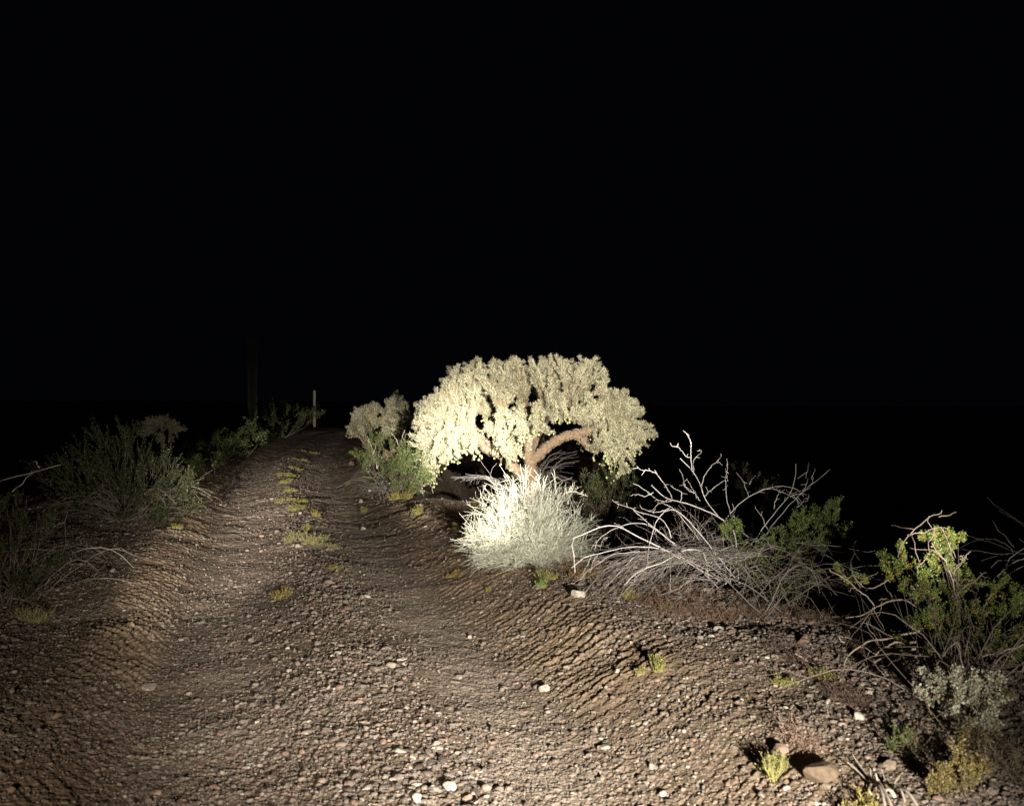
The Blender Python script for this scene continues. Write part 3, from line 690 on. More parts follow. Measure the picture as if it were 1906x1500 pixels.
# ------------------------------------------------------------------ bleached spiny bush
def pale_bush():
    rng = np.random.default_rng(71); b = ghit(975, 1040); d = b[1]
    root = thing('spiny_bush', b, 'dense bleached white spiny bush in front of the cholla trunk', 'bush')
    n = 620; g = Geo()
    oz = rng.uniform(0, 1, n)
    a = rng.uniform(0, 2 * math.pi, n); el = np.arcsin(np.clip(rng.uniform(.08, 1, n), -1, 1)) * .98 + .02
    D = np.stack([np.cos(a) * np.cos(el), np.sin(a) * np.cos(el), np.sin(el)], 1)
    A = np.array([.53, .38, .74]) ; s = 1.0
    L = 1 / np.sqrt(((D / A) ** 2).sum(1)) * rng.uniform(.66, 1.08, n)
    L *= 1 + .12 * np.sin(a * 3 + 1) * np.cos(el)
    o = b + np.stack([rng.normal(size=n) * .09, rng.normal(size=n) * .09, rng.uniform(-.02, .03, n)], 1)
    t = np.linspace(0, 1, 9)
    P = o[:, None] + D[:, None] * (L[:, None] * t)[..., None] + np.array([0, 0, -.05]) * (t ** 2)[None, :, None] + np.cumsum(rng.normal(size=(n, 9, 3)) * .009, 1)
    c1 = np.array([.50, .50, .40]) * rng.uniform(.75, 1.1, (n, 1))
    g.tubes(P, np.tile(np.linspace(.0034, .0012, 9), (n, 1)), c1, 4)
    st = g; g.build('stems', M_wood, root, smooth=True)
    g = Geo()
    # side twigs
    for lev, (cnt, ll) in enumerate([(6200, .16), (9500, .08)]):
        wv = rng.integers(0, n, cnt); tt = 8 * (.30 + .69 * rng.random(cnt) ** .8); i = tt.astype(int).clip(0, 7); fr = (tt - i)[:, None]
        o2 = P[wv, i] * (1 - fr) + P[wv, i + 1] * fr; T = unit(P[wv, i + 1] - P[wv, i])
        if lev: o2 = o2 + rng.normal(size=o2.shape) * .022
        dd = unit(T * .75 + 1.0 * rnd_dir(rng, cnt) + np.array([0, 0, .12])); LL = ll * rng.uniform(.4, 1.2, cnt)
        Q = o2[:, None] + dd[:, None] * (LL[:, None] * np.linspace(0, 1, 4))[..., None] + np.cumsum(rng.normal(size=(cnt, 4, 3)) * .005, 1)
        rr = .0017 if lev == 0 else .0012
        cc = np.array([[.56, .58, .47], [.50, .55, .43], [.62, .58, .50], [.48, .44, .33]])[rng.integers(0, 4, cnt)]
        g.tubes(Q, np.tile(np.linspace(rr, rr * .5, 4), (cnt, 1)), cc, 3)
        if lev == 0:
            k = 9000; wv = rng.integers(0, cnt, k); j = rng.integers(0, 3, k); o3 = Q[wv, j]
            g.spikes(o3, unit(dd[wv] * .3 + rnd_dir(rng, k)), rng.uniform(.02, .045, k), .0022, (.62, .58, .50), rng)
    g.build('twigs', M_wood, root)
pale_bush()
# long spiny sprays leaving its top right
rt = thing('spiny_spray', pix(1040, 950, 8), 'stray thorny twigs sticking out at the top right of the bleached bush', 'twigs')
g = Geo(); rg = np.random.default_rng(72)
for L_ in [[(1010, 960), (1040, 925), (1062, 915), (1082, 905)], [(1040, 925), (1065, 912), (1094, 924)], [(1030, 970), (1055, 945), (1080, 955)], [(1035, 945), (1050, 920), (1068, 908)], [(1060, 916), (1066, 903)], [(930, 940), (905, 912), (898, 902)], [(900, 960), (880, 945), (868, 938)], [(985, 930), (995, 905), (1000, 893)]]:
    P = resamp([pix(a, b_, 8 + .08 * rg.normal()) for a, b_ in L_], 16); g.tubes(P, np.linspace(.0032, .0014, 16), (.62, .55, .46), 4)
    wv = rg.integers(1, 15, 16); g.spikes(P[wv], unit(rnd_dir(rg, 16) + np.array([0, 0, .4])), rg.uniform(.03, .06, 16), .005, (.64, .57, .48), rg)
g.build('branch', M_wood, rt)

# ------------------------------------------------------------------ dead white shrub on the right
def z1(L_): return [(1060 + a / 6.807, 790 + b_ / 6.807) for a, b_ in L_]
def z2(L_): return [(1060 + a / 6.807, 940 + b_ / 6.807) for a, b_ in L_]
def z3(L_): return [(1320 + a / 6.807, 840 + b_ / 6.807) for a, b_ in L_]
DB = [
 (7.3, .012, z1([(2050, 1400), (1900, 1200), (1760, 1020), (1690, 900), (1680, 800), (1590, 640), (1530, 560), (1480, 520), (1400, 440)])),
 (7.3, .008, z1([(1530, 560), (1500, 400), (1480, 250), (1440, 150), (1380, 120)])),
 (7.3, .006, z1([(1500, 405), (1430, 390), (1380, 290), (1365, 265), (1290, 250), (1265, 205)])),
 (7.3, .006, z1([(1590, 640), (1600, 510), (1620, 470), (1700, 400), (1715, 365), (1685, 335)])),
 (7.35, .007, z1([(1680, 800), (1720, 660), (1790, 540), (1906, 430), (1940, 370), (1935, 350)])),
 (7.2, .006, z1([(1690, 900), (1780, 820), (1906, 740), (1960, 720)])),
 (6.9, .014, z1([(2100, 1300), (1880, 1180), (1700, 1080), (1500, 1000), (1350, 965), (1200, 930), (1100, 850), (1025, 785)])),
 (6.9, .007, z1([(1330, 960), (1270, 830), (1190, 730), (1130, 640), (1100, 580)])),
 (6.9, .006, z1([(1130, 640), (1050, 610), (960, 595), (910, 600), (865, 560)])),
 (6.85, .008, z1([(1400, 1060), (1200, 980), (1100, 900), (1040, 840), (960, 790), (900, 735), (860, 730)])),
 (6.85, .006, z1([(1040, 840), (980, 870), (930, 880), (850, 835), (790, 830), (745, 860)])),
 (6.8, .006, z1([(1450, 1000), (1475, 920), (1390, 860), (1300, 790)])),
 (6.95, .006, z1([(1640, 960), (1590, 880), (1480, 810), (1420, 700)])),
 (6.95, .006, z1([(1590, 880), (1585, 800), (1520, 690)])),
 (7.0, .005, z1([(1640, 890), (1500, 800), (1505, 670), (1450, 590)])),
 (6.5, .007, z1([(1290, 1430), (1270, 1350), (1200, 1210), (1150, 1170), (1030, 1130), (890, 1090), (770, 1020), (660, 990), (580, 950), (550, 910)])),
 (6.5, .006, z1([(1300, 1060), (1200, 1070), (1130, 1090), (1000, 1065), (900, 1030), (890, 1000)])),
 (6.7, .006, z1([(1300, 960), (1180, 970), (1070, 970)])), (6.7, .005, z1([(1250, 940), (1120, 990), (1020, 1045)])),
 (6.4, .011, z1([(1450, 1600), (1250, 1450), (1100, 1330), (1000, 1240), (900, 1150), (845, 1100)])),
 (6.2, .009, z2([(970, 760), (970, 600), (1000, 450), (1050, 260), (1110, 140), (1180, 60), (1250, 30), (1400, 60)])),
 (6.1, .013, z2([(1250, 620), (1100, 560), (970, 490), (880, 440), (780, 400), (680, 330), (580, 310), (480, 305), (360, 345), (240, 400), (120, 440), (60, 465), (40, 500), (60, 590), (90, 640), (90, 720), (105, 900)])),
 (6.3, .009, z2([(1280, 420), (1150, 320), (1050, 260), (960, 240), (860, 240), (700, 280), (560, 340), (450, 420), (380, 480), (350, 600)])),
 (6.3, .005, z2([(680, 280), (610, 230), (540, 200)])), (6.3, .005, z2([(480, 410), (420, 440), (390, 560)])), (6.3, .005, z2([(430, 440), (340, 490), (270, 590)])),
 (6.1, .010, z2([(1300, 590), (1100, 550), (880, 530), (700, 550), (520, 590), (330, 625), (190, 660), (100, 730), (20, 800)])),
 (6.0, .006, z2([(900, 600), (700, 620), (500, 650), (380, 740), (230, 840), (140, 950)])),
 (6.1, .005, z2([(290, 640), (260, 740), (210, 840), (215, 960)])), (6.1, .005, z2([(350, 620), (310, 700), (275, 850)])),
 (5.95, .011, z2([(1700, 575), (1550, 555), (1400, 570), (1300, 620), (1200, 680), (1080, 740), (900, 800), (800, 860), (680, 990)])),
 (5.95, .006, z2([(1050, 760), (980, 850), (880, 970), (830, 1030), (720, 1120)])),
 (6.2, .006, z2([(870, 640), (760, 720), (640, 880), (560, 970), (480, 1070)])),
 (6.2, .005, z2([(1280, 640), (1290, 780), (1280, 950), (1310, 1130)])),
 (6.1, .005, z2([(1906, 830), (1700, 880), (1540, 980), (1430, 1080), (1280, 1140), (1180, 1220)])),
 (7.1, .009, z3([(150, 900), (330, 720), (450, 620), (560, 560), (700, 500), (850, 460), (950, 455), (1080, 480), (1170, 530), (1220, 590)])),
 (7.1, .007, z3([(650, 520), (760, 495), (850, 510), (1000, 560), (1100, 620), (1250, 740)])),
 (7.1, .005, z3([(920, 460), (1020, 530), (1110, 640), (1130, 700)])),
 (7.0, .009, z3([(700, 1000), (880, 790), (1040, 600), (1090, 480), (1130, 340), (1125, 190)])),
 (7.0, .005, z3([(1130, 345), (1230, 300), (1270, 200), (1270, 110)])),
 (6.9, .008, z3([(900, 900), (1030, 750), (1150, 610), (1280, 470), (1400, 380), (1500, 300), (1570, 225)])),
 (6.9, .005, z3([(1310, 440), (1345, 340), (1345, 280)])), (6.9, .005, z3([(1210, 530), (1275, 450), (1275, 340)])), (6.9, .006, z3([(1050, 590), (1200, 500), (1310, 430)])),
 (7.2, .008, z3([(300, 850), (270, 740), (230, 620), (215, 450), (200, 370), (230, 250), (225, 110)])),
 (7.2, .005, z3([(215, 250), (200, 220), (205, 200)])), (7.2, .005, z3([(190, 370), (190, 300)])), (7.2, .005, z3([(225, 490), (230, 400)])),
 (7.0, .006, z3([(760, 1000), (720, 900), (700, 830), (620, 760), (590, 700)])), (6.8, .006, z3([(500, 1090), (420, 990), (360, 900), (335, 800)])),
 (7.3, .005, z3([(560, 610), (520, 500), (490, 400), (410, 270)])), (7.3, .004, z3([(490, 400), (545, 300)])),
 (6.9, .005, z3([(1190, 730), (1250, 680), (1330, 630), (1330, 570)])), (7.0, .006, z3([(730, 690), (730, 620), (770, 540), (800, 440)])),
]
def dead_shrub():
    rng = np.random.default_rng(81); b = ghit(1345, 1105); b[1] = max(b[1], 6.2)
    root = thing('dead_shrub', b, 'sprawling dead white shrub with long arching bare branches', 'dead shrub')
    g = Geo()
    for dep, r, L_ in DB:
        n = 26; L_ = list(L_); rp_ = (1352 + 14 * rng.normal(), 1082 + 8 * rng.normal())
        dd_ = [math.hypot(L_[0][0] - rp_[0], L_[0][1] - rp_[1]), math.hypot(L_[-1][0] - rp_[0], L_[-1][1] - rp_[1])]
        if r >= .008 and min(dd_) < 190:
            if dd_[0] < dd_[1]: L_ = [rp_] + L_
            else: L_ = L_ + [rp_]
        P = resamp([pix(x, y, dep + (6.6 - dep) * math.exp(-math.hypot(x - 1352, y - 1082) / 90)) for x, y in L_], n)
        if dd_[1] < dd_[0]: P = P[::-1]
        wob = np.cumsum(rng.normal(size=(n, 3)) * .0022, 0); P = P + wob * np.array([1, 3, 1]) + rng.normal(size=3) * np.array([0, .08, 0])
        R = np.linspace(r, r * .5, n) * (1 + .07 * rng.normal(size=n)); R = R * .45; g = Geo()
        g.tubes(P, R, np.array([.50, .46, .43]) * rng.uniform(.85, 1.1), 6)
        nb = int(len(L_) * .6)      # buds and short spurs
        wv = rng.integers(3, n - 1, nb); dd = unit(rnd_dir(rng, nb)); q = np.linspace(0, 1, 4)
        Q = P[wv][:, None] + dd[:, None] * (rng.uniform(.01, .06, nb)[:, None] * q)[..., None]
        g.tubes(Q, np.tile(np.linspace(.0024, .0014, 4), (nb, 1)), (.46, .38, .34), 4)
        g.build('branch', M_wood, root, smooth=True)
    g = Geo()
    # the fine fan on the left, combed down to the ground
    polys = []
    for k in range(100):
        x0 = 1215 + 130 * rng.random(); y0 = 1015 + 25 * rng.random(); L = 40 + 170 * rng.random()
        a = rng.uniform(-.1, 1.1); x1 = max(1075, x0 - L * (1.15 - .35 * a)); y1 = min(1140, y0 + 20 + 95 * a * L / 160)
        d0 = 6.7 - .5 * rng.random(); 
        P = resamp([pix(x0 + 60, y0 + 10, d0 + .2), pix(x0, y0, d0 + .1), pix((x0 * .6 + x1 * .4), y0 + .12 * (y1 - y0) - 6 * rng.random(), d0 - .1), pix(x0 * .2 + x1 * .8, y0 + .6 * (y1 - y0), d0 - .25), pix(x1, y1, d0 - .3)], 12)
        polys.append(P)
    for k in range(80):       # tangle in the middle and right
        x0 = 1300 + 230 * rng.random(); y0 = 1000 + 90 * rng.random(); s = rng.choice([-1, 1], p=[.7, .3]); L = 30 + 110 * rng.random(); d0 = 6.1 + .6 * rng.random()
        P = resamp([pix(x0, y0, d0), pix(x0 + s * L * .4, y0 - 18 * rng.random(), d0 - .1), pix(x0 + s * L, y0 + 60 * rng.random() - 5, d0 - .2)], 12); polys.append(P)
    for k in range(48):        # crossing uprights at the crown
        x0 = 1230 + 150 * rng.random(); y0 = 1050 - 40 * rng.random(); d0 = 6.8 + .4 * rng.random()
        P = resamp([pix(x0, y0, d0), pix(x0 - 15 * rng.random(), y0 - 30 * rng.random() - 10, d0), pix(x0 + 48 * rng.normal() - 10, y0 - 20 - 60 * rng.random(), d0)], 12); polys.append(P)
    P = np.array(polys); P += np.cumsum(rng.normal(size=P.shape) * .0085, 1)
    n = len(P); rr = rng.uniform(.0009, .0021, (n, 1))
    g.tubes(P, rr * np.linspace(1, .45, 12), np.array([.31, .275, .25]) * rng.uniform(.55, 1.25, (n, 1)), 4)
    i = rng.integers(2, 10, n * 2); wv = np.repeat(np.arange(n), 2); o = P[wv, i]; dd = unit(unit(P[wv, i + 1] - o) + .8 * rnd_dir(rng, n * 2)); LL = rng.uniform(.05, .22, n * 2)
    Q = o[:, None] + dd[:, None] * (LL[:, None] * np.linspace(0, 1, 6))[..., None] + np.cumsum(rng.normal(size=(n * 2, 6, 3)) * .006, 1)
    g.tubes(Q, rr[wv] * .6 * np.linspace(1, .5, 6), np.array([.28, .22, .18]) * rng.uniform(.6, 1.2, (n * 2, 1)), 3)
    g.build('twigs', M_wood, root)
dead_shrub()
# dry red-brown undergrowth below it
def undergrowth(name, label, pts, seed, n, col, h=.16, spread=1.):
    rng = np.random.default_rng(seed); c0 = ghit(*pts[0][:2]); root = thing(name, c0, label, 'dry weeds')
    g = Geo()
    for (px, py, rp) in pts:
        c = ghit(px, py); r = rp / F * c[1]
        m = int(n * (rp / 20) ** 1.3); o = np.zeros((m, 3)); o[:, :2] = c[:2] + rng.normal(size=(m, 2)) * r * .5 * np.array([1, 1.2]); o[:, 2] = ground_z(o[:, 0], o[:, 1]) + .005
        d = unit(rnd_dir(rng, m) * 1.1 + np.array([0, 0, .5])); L = h * rng.uniform(.25, 1, m)
        P = o[:, None] + d[:, None] * (L[:, None] * np.linspace(0, 1, 5))[..., None] + np.cumsum(rng.normal(size=(m, 5, 3)) * .012, 1)
        cc = np.array(col) * rng.uniform(.6, 1.3, (m, 1)); g.tubes(P, np.tile(np.linspace(.0013, .0006, 5), (m, 1)), cc, 3)
        k = m * 4; wv = rng.integers(0, m, k); g.leaves(P[wv, rng.integers(1, 5, k)], rnd_dir(rng, k), rng.uniform(.006, .014, k), .004, np.repeat(cc, 1, 0)[wv] * 1.2, rng)
    g.build('stalks', M_wood, root)
undergrowth('dry_weeds', 'reddish brown dry weeds along the foot of the dead white shrub', [(1200, 1120, 24), (1235, 1135, 26), (1270, 1145, 26), (1170, 1105, 20), (1310, 1150, 26), (1360, 1150, 24), (1250, 1100, 26), (1300, 1115, 26)], 91, 80, (.17, .105, .07), .11)
undergrowth('dry_weeds', 'pale brown dry grass below the green shrub at the right verge', [(1410, 1145, 26), (1450, 1140, 26), (1490, 1150, 24), (1380, 1140, 20), (1540, 1160, 24)], 92, 80, (.15, .105, .07), .10)
undergrowth('dry_weeds', 'dark red brown dry weeds on the slope left of the near right shrub', [(1480, 1230, 26), (1520, 1260, 30), (1560, 1290, 30), (1600, 1310, 26), (1620, 1220, 30), (1440, 1210, 22)], 93, 60, (.13, .085, .065), .10)
undergrowth('dry_weeds', 'pinkish dry sprigs beside the yellow green tuft at the lower right', [(1490, 1385, 22), (1470, 1370, 18), (1510, 1400, 16)], 94, 45, (.24, .16, .12), .10)
undergrowth('dry_weeds', 'brown dry weeds at the right foot of the bleached bush', [(1060, 1055, 20), (1080, 1075, 20), (1040, 1040, 18), (1100, 1070, 18)], 95, 80, (.28, .18, .09), .12)
undergrowth('dry_weeds', 'dull brown weeds in the dark lower right corner', [(1850, 1400, 36), (1880, 1440, 40), (1820, 1440, 30), (1700, 1400, 30)], 96, 60, (.16, .12, .08), .14)
undergrowth('dry_weeds', 'brown dry weeds on the bank top left of the bleached bush', [(840, 950, 16), (860, 960, 14), (820, 945, 12)], 97, 70, (.25, .14, .09), .12)

# green shrub right of the dead one
b = ghit(1440, 1135)
shrub('creosote_shrub', 'green creosote shrub entangled with the right side of the dead branches', b,
      [(1366, 975, 17, .1), (1355, 985, 12, .1), (1500, 975, 22, .3), (1528, 955, 20, .4), (1545, 945, 16, .4), (1515, 985, 22, .3), (1560, 975, 20, .4), (1480, 965, 14, .3), (1460, 1000, 28, .2), (1425, 1015, 30, .1), (1485, 1030, 30, .1), (1400, 1055, 30, 0), (1445, 1070, 30, 0), (1500, 1060, 26, .1), (1535, 1010, 24, .3), (1470, 1095, 24, -.1), (1380, 1020, 20, .1)],
      101, d=6.6, bs=.2, nleaf=560, leafL=.013, stem=.0045, dead=18, accent=((.35, .16, .05), .03), wood=(.2, .17, .15), twigs=18)
# near right shrub
b = ghit(1800, 1300); 
NR = shrub('creosote_shrub', 'nearest green creosote shrub at the right edge with one bright leafy sprig', b,
      [(1562, 1052, 12, .5), (1580, 1070, 12, .4), (1600, 1080, 12, .3), (1655, 1035, 14, .3), (1675, 1020, 12, .3), (1690, 1055, 24, .2), (1705, 1085, 26, .1), (1670, 1080, 22, .1), (1728, 995, 12, .2), (1745, 998, 15, .2), (1768, 1003, 15, .2), (1785, 998, 9, .2), (1740, 1020, 16, .2), (1762, 1022, 16, .2), (1745, 1045, 16, .2), (1772, 1045, 13, .2), (1755, 1062, 12, .2), (1725, 1075, 16, .1), (1770, 1095, 26, .1), (1740, 1115, 26, 0), (1800, 1080, 20, .1), (1825, 1085, 14, .1), (1865, 1090, 18, .1), (1885, 1115, 22, 0), (1860, 1125, 22, 0), (1900, 1150, 26, 0), (1800, 1140, 32, 0), (1765, 1170, 30, -.1), (1830, 1175, 32, -.1), (1720, 1150, 24, 0), (1780, 1200, 24, -.2), (1930, 1120, 40, 0), (1740, 1215, 26, -.1), (1700, 1200, 24, 0), (1850, 1215, 28, -.1), (1800, 1235, 24, -.2), (1890, 1190, 28, 0)],
      111, d=4.9, bs=.22, nleaf=420, leafL=.0115, stem=.0042, dead=20, lc=GR * 1.35, accent=((.55, .26, .05), .16), wood=(.19, .155, .13), twigs=14)
def z4(L_): return [(1540 + a / 5.208, 920 + b_ / 5.208) for a, b_ in L_]
def z5(L_): return [(1480 + a / 3., 900 + b_ / 3.) for a, b_ in L_]
g = Geo(); rg = np.random.default_rng(7)
for dep, r, L_ in [
  (5.0, .006, z4([(690, 610), (720, 500), (780, 400), (860, 300), (950, 240), (1090, 170), (1160, 165), (1175, 125)])),
  (5.0, .004, z4([(780, 400), (860, 385), (940, 385), (1030, 345), (1110, 345), (1170, 360)])),
  (4.95, .008, z4([(1290, 1100), (1240, 960), (1210, 830), (1160, 700), (1120, 620), (1060, 560), (1010, 470)])),
  (4.9, .006, z4([(1270, 960), (1340, 880), (1440, 810), (1535, 750)])),
  (4.95, .005, z4([(880, 760), (890, 690), (930, 630), (980, 600)])), (4.95, .004, z4([(1290, 600), (1370, 630), (1410, 575)])),
  (5.0, .008, z4([(1000, 1200), (880, 1110), (770, 1050), (680, 1040), (560, 1080), (430, 1170), (330, 1230), (170, 1245)])),
  (5.1, .006, z4([(700, 1040), (600, 1010), (490, 1005)])), (5.1, .006, z4([(640, 790), (560, 840), (470, 890), (300, 870), (240, 760)])),
  (5.0, .006, z4([(470, 1100), (400, 1010), (250, 910), (120, 820), (20, 740)])), (4.9, .005, z4([(1560, 1180), (1520, 1060), (1570, 980), (1700, 880)])),
  (4.7, .010, z5([(700, 820), (640, 830), (500, 850), (400, 870), (300, 920), (270, 980), (265, 1050)])),
  (4.6, .011, z5([(680, 880), (600, 880), (520, 910), (450, 970)])), (4.6, .011, z5([(680, 925), (560, 945), (450, 990), (380, 1040), (300, 1100), (290, 1170)])),
  (4.55, .009, z5([(620, 1010), (560, 1045), (440, 1050), (350, 1080), (280, 1130), (240, 1180)])), (4.55, .008, z5([(720, 950), (650, 1010), (560, 1080), (480, 1150)])),
  (4.5, .008, z5([(700, 1000), (640, 1080), (600, 1130), (640, 1230)])), (4.5, .007, z5([(650, 1020), (670, 1100), (710, 1210)])), (4.5, .006, z5([(760, 1105), (620, 1130), (500, 1165)])),
  (4.7, .006, z5([(0, 950), (90, 990), (200, 1005), (340, 1045)])), (4.6, .006, z5([(280, 890), (240, 860), (330, 870)])),
  (4.4, .009, z5([(1278, 900), (1180, 960), (1080, 985), (960, 1000)])), (4.4, .010, z5([(1300, 1000), (1220, 1130), (1130, 1210), (1110, 1320)])),
  (4.4, .008, z5([(1130, 1210), (1200, 1260), (1278, 1340)])), (4.4, .007, z5([(1190, 1140), (1250, 1170), (1290, 1250)])), (4.4, .006, z5([(1200, 930), (1290, 990)]))]:
    n = 22; g = Geo(); P = resamp([pix(x, y, dep) for x, y in L_], n) + np.cumsum(rg.normal(size=(n, 3)) * .003, 0)
    g.tubes(P, np.linspace(r, r * .5, n) * .6, np.array([.36, .29, .23]) * rg.uniform(.8, 1.15), 6)
    for q in range(3):
        i = rg.integers(4, n - 2); dd = unit(rnd_dir(rg, 1)[0] + np.array([0, 0, -.2])); L1 = rg.uniform(.05, .2)
        Q = P[i] + dd * (L1 * np.linspace(0, 1, 7))[:, None] + np.cumsum(rg.normal(size=(7, 3)) * .006, 0); g.tubes(Q, np.linspace(.0024, .0012, 7), (.3, .23, .19), 4)
    g.build('bare_branch', M_wood, NR, smooth=True)
g = Geo(); rt = thing('dead_shrub', pix(1925, 1075, 5.6), 'pale bare branches entering at the right frame edge above the leaves', 'dead shrub')
for dep, r, L_ in [(5.6, .009, z4([(2100, 420), (1906, 500), (1800, 560), (1740, 620), (1720, 720), (1650, 820), (1590, 870)])), (5.5, .011, z4([(2100, 600), (1906, 650), (1800, 680), (1700, 780), (1600, 860)])),
  (5.5, .009, z4([(2100, 610), (1906, 680), (1800, 740), (1680, 830)])), (5.6, .006, z4([(1740, 640), (1660, 680), (1630, 730)])), (5.8, .003, z4([(1906, 610), (1750, 570), (1500, 470), (1400, 480), (1280, 540), (1250, 570)])),
  (5.8, .003, z4([(1800, 560), (1700, 470), (1600, 430), (1500, 430), (1380, 400)])), (5.8, .003, z4([(1760, 580), (1600, 560), (1430, 530), (1330, 520)])), (5.8, .003, z4([(1906, 260), (1830, 200), (1700, 120), (1640, 70), (1610, 20)])),
  (5.8, .003, z4([(1906, 290), (1850, 220), (1780, 190), (1690, 140)])), (5.8, .003, z4([(1820, 520), (1770, 430), (1680, 330), (1630, 270)])), (5.7, .004, z4([(1906, 490), (1850, 400), (1870, 395), (1906, 410)])), (5.8, .003, z4([(1906, 590), (1700, 570), (1550, 600), (1430, 650)]))]:
    rt_ = pix(2110, 1100, 5.7); rt_[2] = ground_z(rt_[0], rt_[1])[0] - .02; L_ = sorted(L_, key=lambda q: -q[0]); thin = r < .005
    P = resamp(([rt_, pix(2050, 1040, 5.7)] if L_[0][0] > 1890 or not thin else []) + [pix(x, y, dep) for x, y in L_], 30) ; P += np.cumsum(rg.normal(size=P.shape) * .0025, 0); g = Geo(); g.tubes(P, np.linspace(r, r * .45, 30) * .55, np.array([.46, .42, .40]) * rg.uniform(.85, 1.1), 6); g.build('branch', M_wood, rt, smooth=True)
# grey leaved shrub, ochre bush, dead twigs at the bottom
b = ghit(1795, 1355)
shrub('grey_leaf_shrub', 'low grey leaved brittle shrub below the nearest green shrub', b, [(1740, 1262, 20, .1), (1770, 1275, 22, 0), (1800, 1280, 24, 0), (1830, 1300, 24, 0), (1760, 1305, 24, 0), (1790, 1320, 26, -.1), (1840, 1330, 20, -.1), (1725, 1295, 14, 0), (1855, 1275, 16, .1)], 121, nleaf=240, leafL=.013, stem=.004, lc=np.array([[.36, .36, .27], [.30, .30, .22], [.42, .40, .30], [.30, .24, .15]]), wood=(.25, .18, .12))
b = ghit(1785, 1475)
shrub('ochre_bush', 'dull ochre dry bush in the lower right corner', b, [(1760, 1440, 24, 0), (1790, 1430, 26, 0), (1820, 1440, 22, 0), (1780, 1455, 24, 0), (1740, 1455, 16, 0)], 122, nleaf=300, leafL=.009, stem=.003, lc=np.array([[.22, .17, .06], [.26, .20, .08]]), wood=(.2, .14, .08))
b = ghit(1790, 1400)
shrub('ochre_bush', 'small dark ochre weed behind the ochre bush, right of the corner stones', b, [(1790, 1370, 18, 0), (1810, 1380, 16, 0), (1850, 1385, 14, 0)], 123, nleaf=240, leafL=.009, stem=.003, lc=np.array([[.16, .13, .05], [.18, .14, .06]]), wood=(.15, .1, .07))
b = ghit(1680, 1400)
shrub('green_weed', 'small dark green weed between stones at the lower right', b, [(1678, 1370, 16, 0), (1690, 1385, 14, 0), (1670, 1392, 12, 0)], 124, nleaf=200, leafL=.009, stem=.003, lc=GR * .9)
def z6(L_): return [(1500 + a / 4.286, 1150 + b_ / 4.286) for a, b_ in L_]
rt = thing('dead_branches', pix(1660, 1515, 3.45), 'pale dead branches poking in at the bottom edge on the right', 'branches'); g = Geo()
for r, L_ in [(.010, [(700, 1620), (620, 1490), (560, 1370), (480, 1270), (380, 1180)]), (.009, [(640, 1600), (590, 1450), (450, 1290), (340, 1240)]), (.009, [(900, 1600), (780, 1490), (680, 1400), (610, 1300)]), (.006, [(580, 1400), (540, 1340), (520, 1290)]), (.012, [(720, 1520), (600, 1480), (510, 1480)]), (.007, [(800, 1560), (730, 1460), (700, 1380), (760, 1350)])]:
    P = resamp([ghit(x, y) for x, y in z6(L_)], 14); P[:, 2] = ground_z(P[:, 0], P[:, 1]) + .045 + .02 * np.sin(np.arange(14) * .5)
    g = Geo(); g.tubes(P, np.linspace(r, r * .4, 14) * .6, (.42, .36, .30), 6); g.build('branch', M_wood, rt, smooth=True)

# ------------------------------------------------------------------ small yellow-green tufts
def tuft(px, py, wpx, hpx, label, seed, kind=0, group=None):
    rng = np.random.default_rng(seed); b = ghit(px, py); d = b[1]; W = wpx / F * d / 2; H = hpx / F * d
    if group and kind == 0: W *= rng.uniform(1.1, 1.5); H *= rng.uniform(.5, .9)
    cols = [np.array([[.28, .26, .08], [.22, .22, .07], [.34, .29, .10], [.17, .18, .06]]), np.array([[.36, .32, .17], [.42, .38, .22], [.30, .30, .14]]), np.array([[.32, .23, .07], [.36, .26, .08], [.25, .20, .07]]), np.array([[.16, .30, .08], [.20, .30, .08]])][kind]
    root = thing('yellow_weed' if kind in (0, 2) else 'weed', b, label, 'weed', group)
    n = int(70 + 2.2 * wpx); o = np.zeros((n, 3)); sc_ = rng.uniform(-.8, .8, (6, 2)) * W * np.array([1, 1.6 if d > 8 else 1]); q_ = rng.integers(0, 6, n); o[:, :2] = sc_[q_] + rng.normal(size=(n, 2)) * W * .16
    D = unit(rnd_dir(rng, n) * np.array([W, W, .2 * H]) + np.array([0, 0, H]))
    L = H * rng.uniform(.5, 1.1, n) * np.array([1, .55, .8, .45, .9, .65])[q_]
    o[:, 2] = ground_z(b[0] + o[:, 0], b[1] + o[:, 1]) - b[2]
    P = b + o[:, None] + D[:, None] * (L[:, None] * np.linspace(0, 1, 5))[..., None] + np.cumsum(rng.normal(size=(n, 5, 3)) * .05 * H, 1) * .5
    g = Geo(); g.tubes(P, np.tile(np.linspace(.0016, .0009, 5), (n, 1)) * (1 + .06 * d), np.array([.24, .22, .08]), 3); g.build('stalks', M_wood, root)
    k = int(n * 9); wv = rng.integers(0, n, k); j = 1 + (4 * rng.random(k) ** .7).astype(int).clip(0, 3); LL = (.006 + .0009 * d) * rng.uniform(.6, 1.3, k)
    g = Geo(); g.leaves(P[wv, j] + rng.normal(size=(k, 3)) * .05 * H, unit(rnd_dir(rng, k) + np.array([0, 0, .5])), LL, LL * .5, cols[rng.integers(0, len(cols), k)] * rng.uniform(.7, 1.2, (k, 1)), rng)
    g.build('foliage', M_leaf, root)
CG = 'yellow weeds growing on the centre ridge of the track'
